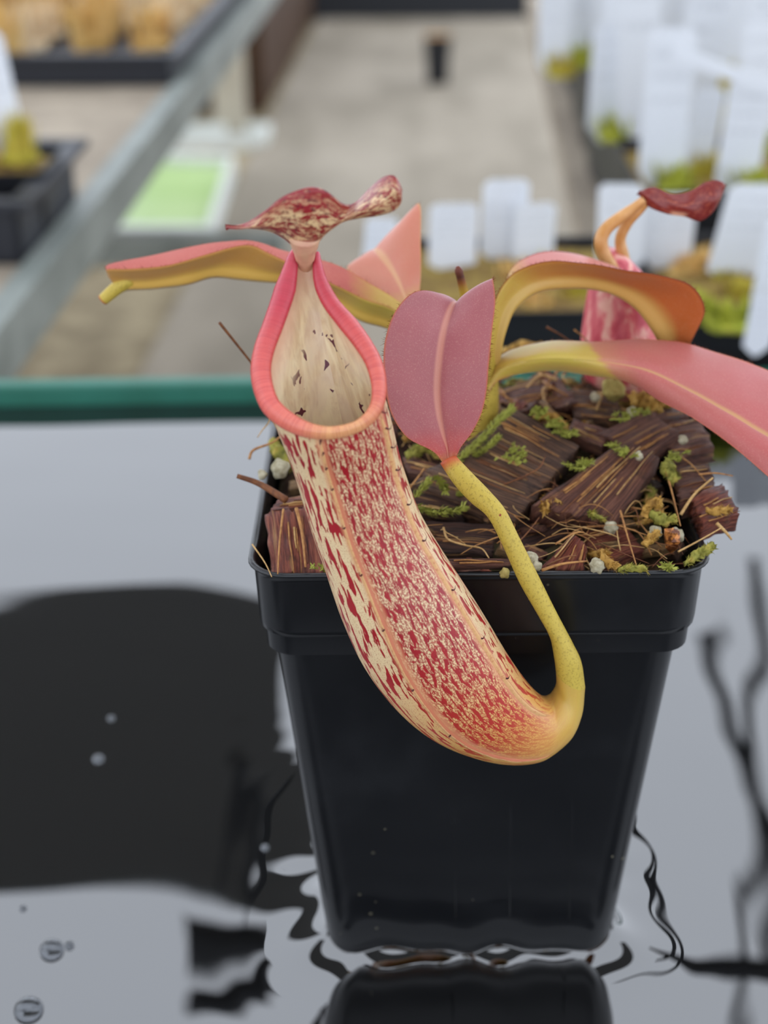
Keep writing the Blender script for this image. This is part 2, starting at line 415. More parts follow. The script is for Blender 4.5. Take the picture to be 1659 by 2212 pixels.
def chip_mesh(q, th, nu=12, nv=9, amp=.5, seed=0.0):
    """q: 4 corners (A->B is the grain); extruded down along its normal"""
    q = np.asarray(q, float); A, B, Cc, D = q
    nrm = unit(np.cross(B - A, D - A));
    if nrm[2] < 0: nrm = -nrm
    V_, uv, idx = [], [], {}
    nw = 3
    def pt(i, j, l):
        if (i, j, l) in idx: return idx[(i, j, l)]
        u, w, t = i / nu, j / nv, l / nw
        p = (A * (1 - u) + B * u) * (1 - w) + (D * (1 - u) + Cc * u) * w - nrm * th * t
        grain = nz((u * 1.5 + seed, w * 14, seed), 1.0)
        p = p + nrm * (amp * (.55 * nz(p + seed, .25) + .5 * grain) - .8 * amp * (max(0, abs(u - .5) * 2 - .8) + max(0, abs(w - .5) * 2 - .8)))
        if i in (0, nu): p = p + unit(B - A) * amp * 1.5 * nz((w * 9 + seed, t * 3, i), 1.0)
        if j in (0, nv): p = p + unit(D - A) * amp * .8 * nz((u * 4 + seed, t * 3, j + 5), 1.0)
        idx[(i, j, l)] = len(V_); V_.append(p); uv.append((u, w * np.linalg.norm(D - A) / 12 + t * .3)); return idx[(i, j, l)]
    F_ = []
    for i in range(nu):
        for j in range(nv):
            F_.append((pt(i, j, 0), pt(i + 1, j, 0), pt(i + 1, j + 1, 0), pt(i, j + 1, 0)))
            F_.append((pt(i, j, nw), pt(i, j + 1, nw), pt(i + 1, j + 1, nw), pt(i + 1, j, nw)))
    for l in range(nw):
        for i in range(nu):
            F_.append((pt(i, 0, l), pt(i, 0, l + 1), pt(i + 1, 0, l + 1), pt(i + 1, 0, l)))
            F_.append((pt(i, nv, l), pt(i + 1, nv, l), pt(i + 1, nv, l + 1), pt(i, nv, l + 1)))
        for j in range(nv):
            F_.append((pt(0, j, l), pt(0, j + 1, l), pt(0, j + 1, l + 1), pt(0, j, l + 1)))
            F_.append((pt(nu, j, l), pt(nu, j, l + 1), pt(nu, j + 1, l + 1), pt(nu, j + 1, l)))
    return V_, F_, uv
M_fib = [plain('fibre_tan', '#b07f48', .6, .3, '#8a5c33', 900), plain('fibre_brown', '#7a4a28', .6, .3, '#5a3520', 900), plain('fibre_pale', '#c5a06a', .6, .3, '#a37d48', 900)]
def chip(corners, zs, th, mi_, label, amp=.6, nu=16, nv=14, group=None, nf=0):
    q = [atz(px, py, z) for (px, py), z in zip(corners, zs)]
    v, f, uv = chip_mesh(q, th, nu, nv, amp, rnd.uniform(0, 90))
    o = obj('husk_chip', v, f, M_husk[mi_], uv=uv, label=label, cat='husk chip', group=group or 'coconut husk chips in the pot')
    q = np.array(q); nrm = unit(np.cross(q[1] - q[0], q[3] - q[0])); nrm = nrm if nrm[2] > 0 else -nrm
    V0 = np.array(v)
    for i in range(nf if nf else 2 + int(np.linalg.norm(q[3] - q[0]) / 2.2)):
        w = rnd.uniform(.05, .95); u0 = rnd.uniform(-.03, .45); u1 = min(1.05, u0 + rnd.uniform(.3, .8)); P = []
        for t in np.linspace(u0, u1, 7):
            p = (q[0] * (1 - t) + q[1] * t) * (1 - w) + (q[3] * (1 - t) + q[2] * t) * w + unit(q[3] - q[0]) * .25 * nz((t * 3, i, w * 9), 1)
            j = np.argmin(np.linalg.norm(V0 - p, axis=1)); hgt = np.dot(V0[j] - p, nrm); P.append(p + nrm * (max(-.3, min(.6, hgt)) + .08))
        vv, ff, uu = tube(crom(P, 12), np.linspace(.17, .10, 12) * rnd.uniform(.6, 1.2), 5); obj('grain_fibre', vv, ff, M_fib[rnd.choice([0, 0, 1, 2])], o, uv=uu)
    return o
big_chip = chip([(1108, 880), (1252, 963), (1112, 1124), (888, 1046)], (112, 107, 101.5, 104), 6.5, 3, 'large square husk chip with moss along its edge', nu=26, nv=30, nf=22)
chip([(1150, 1092), (1332, 957), (1428, 985), (1330, 1128)], (103.5, 108.5, 107.5, 101), 6, 0, 'long stringy husk chip leaning beside the mossy square chip', .8, 26, 22, nf=14)
chip([(572, 1108), (588, 1242), (722, 1238), (704, 1092)], (104.5, 98.6, 98.6, 105.5), 6, 1, 'wet red-brown husk block in the pot corner under the pitcher', .8, 18, 18)
chip([(600, 1078), (700, 1062), (704, 1090), (582, 1102)], (104.5, 105, 105, 104.5), 5, 1, 'red-brown husk piece on top of the wet corner block', .4, 12, 6)
chip([(1168, 1228), (1238, 1150), (1268, 1178), (1262, 1236)], (98.5, 103, 102, 98), 4, 1, 'small ragged husk chip with tan fibres against the front rim')
chip([(968, 1206), (1102, 1206), (1104, 1222), (962, 1224)], (101.2, 101.2, 100.2, 100.2), 1.6, 0, 'flat brown husk splinter lying along the front rim', .2, 14, 5)
chip([(1292, 935), (1400, 885), (1470, 935), (1390, 985)], (107, 109, 108, 106), 3, 0, 'curled brown husk flake behind the long stringy chip', .6)
chip([(1495, 1075), (1560, 1040), (1598, 1108), (1520, 1135)], (104, 105, 103, 102), 4, 1, 'reddish husk chip jutting over the pot side', .7)
chip([(1418, 915), (1510, 900), (1542, 965), (1450, 985)], (107, 108, 105, 105), 4, 0, 'dark brown husk chip under the drooping leaf', .8)
chip([(850, 1120), (1080, 1135), (1060, 1195), (880, 1185)], (99.5, 99.5, 97.5, 97.5), 4, 2, 'dark husk chip in the shade below the mossy square chip', .8)
chip([(1100, 1130), (1190, 1112), (1230, 1150), (1130, 1185)], (99, 99.5, 98.5, 97.5), 3, 2, 'dark damp husk chip behind the yellow tendril', .7)
chip([(1262, 1150), (1345, 1128), (1392, 1185), (1285, 1222)], (99, 100, 98.5, 97.5), 3, 1, 'dark reddish husk chip below the long stringy chip', .7)
chip([(1085, 838), (1205, 812), (1248, 868), (1130, 890)], (107, 108, 107, 106), 4, 0, 'brown husk chip under the yellow leaf stalk', .7)
chip([(1225, 838), (1330, 850), (1345, 905), (1240, 900)], (107, 107, 106, 106), 4, 3, 'pale brown husk chip behind the mossy square chip', .7)
chip([(1240, 905), (1320, 930), (1300, 965), (1225, 935)], (107, 107, 106, 106.5), 2.5, 0, 'thin brown husk sliver between the two big chips', .5)
chip([(1455, 1010), (1530, 1000), (1545, 1060), (1470, 1080)], (105, 106, 104, 103.5), 4, 0, 'shaggy brown husk chip near the pot side', .8)
chip([(868, 985), (960, 1005), (985, 1040), (880, 1020)], (104, 105, 104.5, 103), 2.5, 0, 'long narrow husk splinter behind the pitcher', .4)
chip([(1375, 850), (1460, 845), (1490, 900), (1400, 905)], (107, 107, 106, 107), 3, 0, 'brown curled husk piece under the pink leaf', .6)
chip([(880, 1050), (985, 1085), (1000, 1110), (880, 1092)], (103, 102.5, 101, 101.5), 3, 2, 'mossy dark husk splinter behind the pitcher', .5)
# smaller scraps between them: made once, then copied
M_scrap = [M_husk[0], M_husk[1], husk_mat('husk_tan', '#7d5d3c', '#a5804f', '#cda970', '#3a2818'), M_husk[3], husk_mat('husk_straw', '#93743f', '#b89350', '#d3b577', '#4a3518')]
protos = []
for i in range(8):
    a, b_ = rnd.uniform(4, 8), rnd.uniform(2.2, 4.5)
    q = [(-a / 2, -b_ / 2, 0), (a / 2, -b_ / 2 * rnd.uniform(.6, 1.1), 0), (a / 2 * rnd.uniform(.7, 1), b_ / 2, 0), (-a / 2, b_ / 2 * rnd.uniform(.6, 1), 0)]
    v, f, uv = chip_mesh(q, rnd.uniform(1, 2), 8, 6, .45, i * 7.3); protos.append((v, f, uv))
meshes = []
cnt = 0
for i in range(150):
    if i < 100: x, y = rnd.uniform(-34, 36), rnd.uniform(6, 35)
    else: x, y = rnd.uniform(-35, 36), rnd.uniform(-36, 8)
    if math.hypot(x - 3, y - 3) < 5: continue
    if -30 < x < 34 and -30 < y < 10 and i % 3: continue
    j = i % 8
    if len(meshes) <= j:
        v, f, uv = protos[j]; o = obj('husk_scrap', v, f, M_scrap[j % 5], uv=uv); meshes.append(o)
        v0 = np.asarray(v); o.data.transform(Matrix.Translation(Vector(((v0.min(0) + v0.max(0)) / 2 * [1, 1, 0] + [0, 0, v0[:, 2].min()]) * S)))
    else:
        o = meshes[j].copy(); col.objects.link(o)
    z = mound(x, y) + (rnd.uniform(.8, 4.2) if y > 9 else rnd.uniform(-.3, 1.2))
    o.location = Vector((x, y, z)) * S; o.rotation_euler = (rnd.uniform(-.5, .5), rnd.uniform(-.5, .5), rnd.uniform(0, 6.28))
    tag(o, 'small %s scrap of coconut husk lying in the potting mix' % ('brown', 'red-brown', 'tan', 'dull brown', 'straw-coloured')[j % 5], 'husk scrap', 'small husk scraps in the pot')

# fibres
def fibre(P, r, mi_, label, group='coconut fibres on the potting mix', n=6):
    P = crom(P, 18); rr = np.linspace(r, r * .55, 18)
    v, f, uv = tube(P, rr, n); return obj('coconut_fibre', v, f, M_fib[mi_], uv=uv, label=label, cat='fibre', group=group)
def fpx(pts, r, mi_, label): return fibre([atz(x, y, z) for x, y, z in pts], r, mi_, label)
fpx([(1435, 1003, 107.5), (1452, 1065, 105), (1470, 1136, 102.5)], .22, 0, 'long straight tan fibre standing beside the yellow sphagnum lump')
fpx([(1470, 1112, 102.5), (1500, 1068, 105.5), (1540, 1032, 109)], .34, 2, 'thick pale fibre pointing up over the pot side')
fpx([(1340, 1103, 103.5), (1356, 1160, 102), (1376, 1226, 100)], .22, 0, 'straight tan fibre with a dark tip by the front rim')
fpx([(1465, 1192, 100.5), (1510, 1168, 101.5), (1562, 1138, 103.5)], .2, 2, 'pale straight fibre above the pot corner')
fpx([(1468, 985, 107), (1495, 1005, 106.5), (1525, 1040, 105)], .2, 0, 'tan fibre crossing the shaggy husk chip')
fpx([(1510, 1025, 108), (1545, 1022, 108), (1583, 1028, 107)], .22, 0, 'fibre reaching out past the pot side')
fpx([(1548, 1130, 103), (1568, 1150, 101.5), (1580, 1165, 101)], .35, 2, 'stubby pale fibre hanging over the pot side')
fpx([(1200, 1175, 102), (1240, 1152, 103), (1262, 1150, 103)], .2, 0, 'tan fibre curling over the small ragged chip')
fpx([(1170, 1232, 100.3), (1215, 1218, 101.5), (1268, 1212, 101)], .28, 0, 'thick tan fibre along the small ragged chip')
fpx([(1180, 1222, 100.6), (1220, 1204, 102), (1245, 1200, 102)], .2, 1, 'brown fibre on the small ragged chip')
fpx([(958, 1140, 101), (968, 1165, 101), (1005, 1178, 101), (1040, 1185, 101), (1056, 1205, 101.4)], .22, 2, 'looping pale root on the dark chip')
fpx([(1085, 1048, 104), (1130, 1030, 106), (1165, 1010, 107.5), (1178, 985, 109)], .18, 1, 'brown fibre lying across the mossy square chip')
fpx([(1113, 1178, 100.5), (1140, 1150, 101.5), (1165, 1118, 102.5)], .17, 1, 'brown fibre leaning behind the yellow tendril')
fpx([(880, 1060, 104.5), (900, 1035, 105.5), (916, 1012, 106.5)], .25, 0, 'short tan fibre beside the pitcher')
fpx([(640, 1098, 107), (652, 1150, 104.5), (660, 1225, 101.2)], .34, 0, 'flat tan fibre strip on the wet corner block')
fpx([(612, 1100, 106.5), (604, 1170, 103.5), (600, 1240, 100.2)], .22, 0, 'tan fibre strip on the side of the wet corner block')
fpx([(545, 1176, 101.5), (572, 1215, 100.6), (587, 1246, 100)], .16, 2, 'fine pale fibre bent over the pot rim corner')
tw = [atz(512, 1028, 109), atz(560, 1045, 107.5), atz(618, 1080, 106)]
v, f, uv = tube(crom(tw, 14), np.linspace(.45, .7, 14), 8); obj('twig', v, f, M_fib[1], uv=uv, label='brown twig poking out over the pot rim beside the pitcher', cat='twig')
fibre([at(474, 697, -8), at(510, 742, -7), at(560, 805, -5), at(640, 905, 0)], .32, 1, 'long brown stalk sticking up behind the pitcher mouth')
fibre([at(574, 868, -12), at(583, 905, -12), at(566, 930, -11), at(556, 945, -11)], .16, 2, 'thin pale curled fibre beside the pitcher neck')
fibre([at(538, 992, -10), at(548, 972, -9), at(590, 955, -7), at(620, 930, -4)], .3, 0, 'ragged tan fibre hanging past the pot side')
fibre([at(1180, 706, 18), at(1215, 726, 17), at(1245, 748, 16)], .22, 1, 'dark fibre sticking up under the arched leaf')
fibre([at(1240, 712, 18), at(1262, 730, 17), at(1285, 760, 16)], .18, 0, 'short fibre sticking up by the rear pitcher')
for i in range(310):
    x, y = (rnd.uniform(-36, 37), rnd.uniform(-37, 36))
    if i % 2: x = rnd.uniform(14, 38)
    if math.hypot(x - 3, y - 3) < 4: continue
    a = rnd.uniform(0, 6.28); L = rnd.uniform(4, 13); P = []
    bend = rnd.uniform(-1.6, 1.6); zz = mound(x, y) + rnd.uniform(.8, 3.0); lift = rnd.uniform(-.5, 2.5)
    for t in np.linspace(0, 1, 5):
        aa = a + bend * t; P.append((x + L * t * math.cos(aa), y + L * t * math.sin(aa), zz + lift * math.sin(t * 3.1) + rnd.uniform(-.3, .3)))
    P = np.array(P)
    if np.abs(P[:, :2]).max() > 39.5: continue
    P[:, 2] = np.maximum(P[:, 2], [mound(p[0], p[1]) + .2 for p in P])
    fibre(P, rnd.uniform(.07, .17), rnd.choice([0, 0, 1, 2]), 'fine loose coconut fibre curled on the potting mix', 'fine loose fibres on the potting mix', 5)

# perlite grains and yellow-green sphagnum
def blob(c, r, seed, amp=.25, n=12, m=8, sq=(1, 1, 1)):
    R = []
    for t in np.linspace(-1.45, 1.45, m):
        ring = []
        for a in np.linspace(0, 2 * math.pi, n, endpoint=False):
            d_ = np.array([math.cos(t) * math.cos(a), math.cos(t) * math.sin(a), math.sin(t)])
            ring.append(np.asarray(c) + d_ * r * (1 + amp * nz(d_ * 1.6 + seed, 1)) * np.array(sq))
        R.append(ring)
    return loft(R, True, True, True)
M_perl = plain('perlite', '#b8b098', .9, .2, '#8f866a', 900, .5, .0003)
M_perl_y = plain('perlite_algae', '#b09f60', .85, .2, '#8a7b42', 700, .4, .0003)
for (px, py, z, r, m_, lb) in ((1148, 1208, 100.6, 1.25, M_perl, 'white perlite grain tucked behind the yellow tendril'),
        (1160, 1222, 100.0, .9, M_perl, 'small white perlite grain by the front rim behind the tendril'),
        (1090, 1238, 99.2, .9, M_perl_y, 'yellowish perlite grain under the flat splinter'),
        (1290, 1222, 100.0, 1.3, M_perl, 'white perlite grain at the front rim beside yellow moss'),
        (606, 1012, 106, 1.7, M_perl, 'white perlite grain beside the pitcher in the pot corner'),
        (566, 1026, 105, .9, M_perl, 'small white perlite grain on the pot rim by the twig'),
        (1325, 842, 110, 2.4, M_perl_y, 'round yellowish perlite ball under the pink leaf base'),
        (1286, 858, 109, 1.0, M_perl, 'small white perlite grain beside the yellowish ball'),
        (1475, 950, 108.5, .9, M_perl, 'white perlite grain among the brown flakes'),
        (1380, 985, 108.5, .8, M_perl, 'pale flat perlite flake on the long stringy chip'),
        (1320, 1140, 101, 1.3, M_perl, 'grey-white perlite flake in the gap under the long chip'),
        (1415, 1150, 101.5, 1.2, M_perl, 'greyish perlite grain under the yellow sphagnum'),
        (1462, 1155, 101, 1.3, M_perl, 'grey perlite grain beside the copper flake'),
        (1365, 890, 110, 1.0, M_perl, 'tiny white perlite grain near the back rim')):
    vv, ff = blob(atz(px, py, z), r, rnd.uniform(0, 50), .38, 18, 12); obj('perlite_grain', vv, ff, m_, label=lb, cat='perlite', group='perlite grains in the pot')
k = NB('copper_flake', .3, .5, Metallic=.3); k.color(k.mix(k.step(k.noise(k.oc(), 900, 3), .45, .6), '#5a2f18', '#c07a3e')); M_cop = k.m
vv, ff = blob(atz(1452, 1165, 101.5), 1.9, 4.2, .6, 7, 5, (.9, .6, 1.2)); obj('bark_flake', vv, ff, M_cop, smooth=False, label='shiny copper-coloured bark flake among the moss', cat='bark flake')
k = NB('sphagnum', .75, .25); n1 = k.noise(k.oc(), 380, 4); k.color(k.ramp(n1, [(.3, '#5c5a24'), (.5, '#8f8a3c'), (.7, '#b79a4c')])); k.bump(n1, .7, .0006); M_sph = k.m
k = NB('sphagnum_tan', .75, .25); n1 = k.noise(k.oc(), 380, 4); k.color(k.ramp(n1, [(.3, '#7d5a28'), (.5, '#b0873f'), (.7, '#c9a860')])); k.bump(n1, .7, .0006); M_sphT = k.m
def spag(pts, r, m_, label):
    P = crom([atz(x, y, z) for x, y, z in pts], 22); mb = MB()
    rr = .68 * r * (.55 + .5 * np.sin(np.linspace(.25, 2.9, 22))) * (1 + .3 * np.array([nz(p, .9) for p in P]))
    v, f, uv = tube(P, rr, 9); v = v + np.array([[.6 * r * nz(p, .9), .6 * r * nz(p + 7, .9), .6 * r * nz(p + 3, .9)] for p in v]); mb.add(v, f, uv)
    T, N, B = frames(P)
    for i in range(120):
        j = rnd.randrange(1, 21); a = rnd.uniform(0, 6.28); o_ = N[j] * math.cos(a) + B[j] * math.sin(a)
        p = P[j] + o_ * rr[j] * .8; q = p + (o_ + T[j] * rnd.uniform(.2, 1.2)) * rnd.uniform(.35, .9); s_ = unit(np.cross(o_, T[j])) * rnd.uniform(.15, .32)
        mb.add([p - s_, p + s_, q], [(0, 1, 2)])
    return mb.build('sphagnum_strand', m_, label=label, cat='moss', group='sphagnum strands in the pot')
spag([(1395, 1115, 103), (1405, 1090, 105), (1430, 1080, 106)], 1.5, M_sphT, 'tan sphagnum lump under the straight tan fibre')
spag([(1410, 1110, 103.5), (1430, 1125, 103), (1462, 1122, 103)], 1.4, M_sph, 'green sphagnum lump beside the tan one')
spag([(1392, 1180, 101), (1405, 1162, 102), (1420, 1152, 102)], 1.0, M_sphT, 'small tan sphagnum tip beside the copper flake')
spag([(1298, 1188, 101.5), (1312, 1212, 100.8), (1335, 1226, 100)], 1.2, M_sphT, 'curved yellow sphagnum strand at the front rim')
spag([(1335, 1232, 99.6), (1370, 1226, 99.8), (1400, 1232, 99.5)], .8, M_sph, 'low green sphagnum along the front rim')
spag([(1480, 1218, 99.8), (1510, 1198, 100.6), (1545, 1178, 101.4)], 1.1, M_sph, 'green sphagnum strand in the front corner')
spag([(1522, 1102, 104), (1548, 1104, 104), (1578, 1100, 104)], .9, M_sphT, 'yellow sphagnum strand on the jutting reddish chip')
spag([(1440, 1000, 107.5), (1448, 1020, 107), (1460, 1038, 106)], 1.5, M_sph, 'yellow-green sphagnum lump high on the mix')
spag([(1360, 860, 110), (1395, 866, 110), (1430, 880, 109)], 2.4, M_sphT, 'blurred yellow sphagnum under the pink leaf')
spag([(880, 985, 105), (920, 965, 106), (960, 990, 105)], 1.5, M_sph, 'yellow-green sphagnum strand below the purple leaf')
spag([(870, 950, 107), (900, 940, 108), (935, 960, 107)], 1.2, M_sphT, 'tan sphagnum strand below the purple leaf')
spag([(590, 960, 106.5), (612, 985, 106), (640, 1010, 105)], 2.0, M_sph, 'sphagnum strand in the corner behind the pitcher')
spag([(600, 920, 108), (620, 900, 109), (650, 910, 109)], 2.0, M_sphT, 'tan sphagnum tuft behind the pitcher mouth')
spag([(1150, 905, 109), (1190, 900, 109), (1220, 925, 108)], 1.2, M_sphT, 'tan sphagnum behind the mossy chip corner')
for i in range(26):
    x, y = rnd.uniform(-5, 34), rnd.uniform(12, 35); a = rnd.uniform(0, 6.28); L = rnd.uniform(5, 11); z = mound(x, y) + rnd.uniform(3.5, 6)
    P = np.array([[x, y, z], [x + .5 * L * math.cos(a), y + .5 * L * math.sin(a), z + rnd.uniform(.3, 1.6)], [x + L * math.cos(a + .4), y + L * math.sin(a + .4), z - .6]])
    if np.abs(P[:, :2]).max() < 39: fibre(P, rnd.uniform(.2, .4), rnd.choice([0, 2, 2]), 'thick tan fibre lying over the back of the potting mix', 'thick fibres at the back of the pot')
spag([(1085, 770, 107), (1130, 752, 109), (1200, 765, 109)], 2.2, M_sphT, 'tan sphagnum on the back rim under the leaf stalk')

for i in range(34):
    x, y = (rnd.uniform(12, 36), rnd.uniform(-34, 34)) if i % 3 else (rnd.uniform(-34, 34), rnd.uniform(12, 35))
    a = rnd.uniform(0, 6.28); L = rnd.uniform(2, 5); z = mound(x, y) + rnd.uniform(1.2, 3.2)
    P = [np.array([x, y, z]), np.array([x + L * math.cos(a), y + L * math.sin(a), z + rnd.uniform(0, 1)]), np.array([x + 1.7 * L * math.cos(a + .6), y + 1.7 * L * math.sin(a + .6), z - .3])]
    if np.abs(np.array(P)[:, :2]).max() > 38.5: continue
    pp = [proj(q) for q in P]; spag([(q[0], q[1], w_[2]) for q, w_ in zip(pp, P)], rnd.uniform(.45, .9), rnd.choice([M_sph, M_sphT, M_sphT]), 'small loose sphagnum scrap on the potting mix')
# bright green moss
k = NB('moss_green', .7, .3); k.color(k.mix(k.noise(k.oc(), 500, 2), '#7a7f2a', '#a9a94e')); M_moss = k.m
def moss_strand(P, dens, ln, mb):
    P = crom(P, 60); T, N, B = frames(P)
    mb.tube(P, .14, 5)
    for i in range(dens):
        j = rnd.randrange(60); a = rnd.uniform(0, 6.28); o_ = N[j] * math.cos(a) + B[j] * math.sin(a); L = ln * rnd.uniform(.5, 1.1)
        p = P[j]; m_ = p + o_ * L * .55 + T[j] * L * .3; q = m_ + o_ * L * .3 + T[j] * L * .45; s_ = unit(np.cross(o_, T[j])) * .14
        mb.add([p - s_ * .6, p + s_ * .6, m_ + s_, m_ - s_, q], [(0, 1, 2, 3), (3, 2, 4)])
mb = MB(); moss_strand([atz(980, 1002, 106.5), atz(1012, 975, 108), atz(1045, 945, 110), atz(1075, 910, 112), atz(1104, 884, 113)], 620, 1.35, mb)
moss_strand([atz(1020, 985, 107), atz(1050, 968, 108.5), atz(1075, 945, 110)], 240, 1.1, mb)
mb.build('moss_strand', M_moss, label='bright green feathery moss along the square chip edge', cat='moss')
mb = MB()
for pts in ([(895, 1075, 104), (915, 1052, 105.5), (925, 1040, 106)], [(940, 1030, 105), (955, 1045, 105.5), (962, 1060, 105)], [(950, 1100, 103), (985, 1104, 103.2), (1002, 1095, 103.4)],
            [(900, 1095, 103), (930, 1105, 103), (965, 1108, 103)], [(985, 1070, 103.5), (1000, 1062, 104), (1012, 1058, 104)]):
    moss_strand([atz(*p) for p in pts], 150, 1.25, mb)
mb.build('moss_strand', M_moss, label='green moss tufts on the dark splinter behind the pitcher', cat='moss')
mb = MB()
for i in range(46):
    t = rnd.random(); px, py = 1150 + 85 * t + rnd.uniform(-14, 14), 888 + 58 * t + rnd.uniform(-8, 8)
    p = atz(px, py, 111 - 4 * t + .4); moss_strand([p, p + [rnd.uniform(-.6, .6), -.2, .5], p + [rnd.uniform(-1, 1), -.6, .8]], 14, .8, mb)
for i in range(40):
    px, py = 1112 + rnd.gauss(0, 14), 985 + rnd.gauss(0, 8); p = atz(px, py, 107.3 + (1000 - py) * .018); moss_strand([p, p + [.3, 0, .2], p + [.6, .2, .3]], 9, .6, mb)
for (px, py, z) in ((695, 1228, 101), (1460, 990, 107.5), (1340, 905, 110), (1375, 895, 110.5), (1330, 970, 108), (1270, 1000, 106.5), (1240, 1010, 106), (1350, 985, 108.2), (1440, 1230, 99.6)):
    for j in range(5):
        p = atz(px + rnd.uniform(-14, 14), py + rnd.uniform(-8, 8), z); moss_strand([p, p + [rnd.uniform(-.8, .8), -.3, .6], p + [rnd.uniform(-1.5, 1.5), -.6, .9]], 22, .9, mb)
mb.build('moss', M_moss, kind='stuff', label='thin patches of green moss on the husk chips', cat='moss')

# ================================================================== PITCHER PLANT
plant = empty('pitcher_plant', (3, 3, 100), 'tropical pitcher plant with red speckled pitcher and rosy leaves growing in the black pot', 'plant')
# ---- materials
def streak_mat():
    k = NB('pitcher_skin', .33, .5)
    u = k.sep(k.uv())                                         # u[0]: mm from the mouth / 100, u[1]: turn round the tube
    um = k.math('MULTIPLY', u[0], 100.0); vm = k.math('MULTIPLY', u[1], 58.0)
    # broad streaks, long on the side panel, short and dense on the front panel
    w1 = k.comb(k.math('MULTIPLY', um, .21), k.math('MULTIPLY', vm, 1.15), 2.0)
    w2 = k.comb(k.math('MULTIPLY', um, .42), k.math('MULTIPLY', vm, 1.9), 7.0)
    w3 = k.comb(k.math('MULTIPLY', um, 2.2), k.math('MULTIPLY', vm, 3.4), 3.0)
    w4 = k.comb(k.math('MULTIPLY', um, 5.0), k.math('MULTIPLY', vm, 5.5), 5.0)
    front = k.math('MULTIPLY', k.step(u[1], .452, .475), k.math('SUBTRACT', 1.0, k.step(u[1], .655, .675)))
    big = k.step(k.noise(w1, 1.0, 2.5, .55, .35), .525, .55)
    mid = k.step(k.noise(w2, 1.0, 3.0, .6, .3), .495, .53)
    fine = k.step(k.noise(w3, 1.0, 3.0, .65), .45, .53)
    dots = k.step(k.noise(w4, 1.0, 2.0), .57, .64)
    side_m = k.math('MAXIMUM', big, k.math('MULTIPLY', dots, .65))
    low = k.step(um, 46.0, 76.0)
    front_m = k.math('MAXIMUM', mid, k.math('MULTIPLY', fine, .78))
    m_ = k.math('ADD', k.math('MULTIPLY', front, front_m), k.math('MULTIPLY', k.math('SUBTRACT', 1.0, front), side_m), clamp=True)
    fade = k.math('MULTIPLY_ADD', k.step(um, 70.0, 92.0), -.95, 1.0)
    m_ = k.math('MULTIPLY', m_, fade)
    cream = k.mix(low, '#d8c49a', '#d3a052'); cream = k.mix(k.step(um, 80.0, 96.0), cream, '#bfa342')
    cream = k.mix(k.math('MULTIPLY', k.noise(w2, .5, 3), .4), cream, '#bd8556')
    red = k.mix(k.noise(w2, .8, 2), '#a8161f', '#7d0f1c'); red = k.mix(k.math('MULTIPLY', low, .8), red, '#b3382a')
    c = k.mix(m_, cream, red)
    ridge = k.math('ADD', k.step(k.math('ABSOLUTE', k.math('SUBTRACT', u[1], .462)), .022, .008), k.step(k.math('ABSOLUTE', k.math('SUBTRACT', u[1], .668)), .024, .008), clamp=True)
    c = k.mix(k.math('MULTIPLY', ridge, k.math('MULTIPLY', fade, .65)), c, '#cf9068')
    tube_ = k.math('MULTIPLY', k.step(k.noise(w4, 1.2, 2), .5, .7), k.math('MULTIPLY', k.step(um, 84.0, 96.0), .35))
    k.color(k.mix(tube_, c, '#8d7a1e')); k.bump(k.noise(w4, .8, 3), .12, .0003)
    k.b.inputs['Subsurface Weight'].default_value = .12; k.b.inputs['Subsurface Radius'].default_value = (.001, .0004, .0003)
    return k.m
M_skin = streak_mat()
def tendril_mat():
    k = NB('tendril_yellow', .5, .35); u = k.sep(k.uv())
    n1 = k.noise(k.oc(), 2600, 2); n2 = k.noise(k.oc(), 260, 3); sp = k.math('LESS_THAN', k.voro(k.oc(), 330), .10)
    c = k.mix(k.math('MULTIPLY', k.step(n1, .52, .68), .55), k.mix(n2, '#c0a848', '#b0973a'), '#84702a')
    c = k.mix(k.math('MULTIPLY', sp, k.step(n2, .5, .6)), c, '#7d2f14')
    c = k.mix(k.step(u[0], .93, .995), c, '#b4522e'); k.color(c); k.bump(n1, .3, .0002); return k.m
M_tend = tendril_mat()
def leaf_mat(name, ramp, mid_c, edge_c, mid_w=.045, mottle=.25, dark='#8e3f45', rough=.42, fuzz=.15, mid_from=0.0, mid_a=.75):
    k = NB(name, rough, .42); u = k.sep(k.uv())
    n1 = k.noise(k.scale(k.uv(), (5, 3, 1)), 1.0, 4); n2 = k.noise(k.oc(), 4200, 2)
    wob = k.math('MULTIPLY_ADD', k.noise(k.scale(k.uv(), (6, 6, 1)), 1.0, 3), .05, -.025)
    base = k.ramp(k.math('ADD', u[0], wob), ramp)
    c = k.mix(k.math('MULTIPLY', k.step(n1, .35, .7), mottle), base, dark)
    c = k.mix(k.math('MULTIPLY', k.step(n2, .5, .75), .13), c, '#e2b7a2')
    dv = k.math('ABSOLUTE', k.math('SUBTRACT', u[1], .5))
    mr = k.math('MULTIPLY', k.step(k.math('ADD', dv, k.math('MULTIPLY_ADD', n2, .02, -.01)), mid_w, mid_w * .25), k.step(u[0], mid_from - .01, mid_from + .01))
    c = k.mix(k.math('MULTIPLY', mr, mid_a), c, mid_c)
    c = k.mix(k.math('MULTIPLY', k.step(dv, .478, .497), .8), c, edge_c)
    k.color(c); k.bump(n2, .10, .0002)
    k.b.inputs['Sheen Weight'].default_value = fuzz; k.b.inputs['Sheen Roughness'].default_value = .4
    k.b.inputs['Subsurface Weight'].default_value = .1; k.b.inputs['Subsurface Radius'].default_value = (.001, .0004, .0003)
    return k.m
M_leafA = leaf_mat('leaf_purple', [(0, '#b9932e'), (.02, '#b86a35'), (.07, '#a8443e'), (.2, '#985052'), (.6, '#9a575a'), (1, '#a06567')], '#c98a72', '#a8542f', .05, .35, '#8b4047', mid_a=.6)
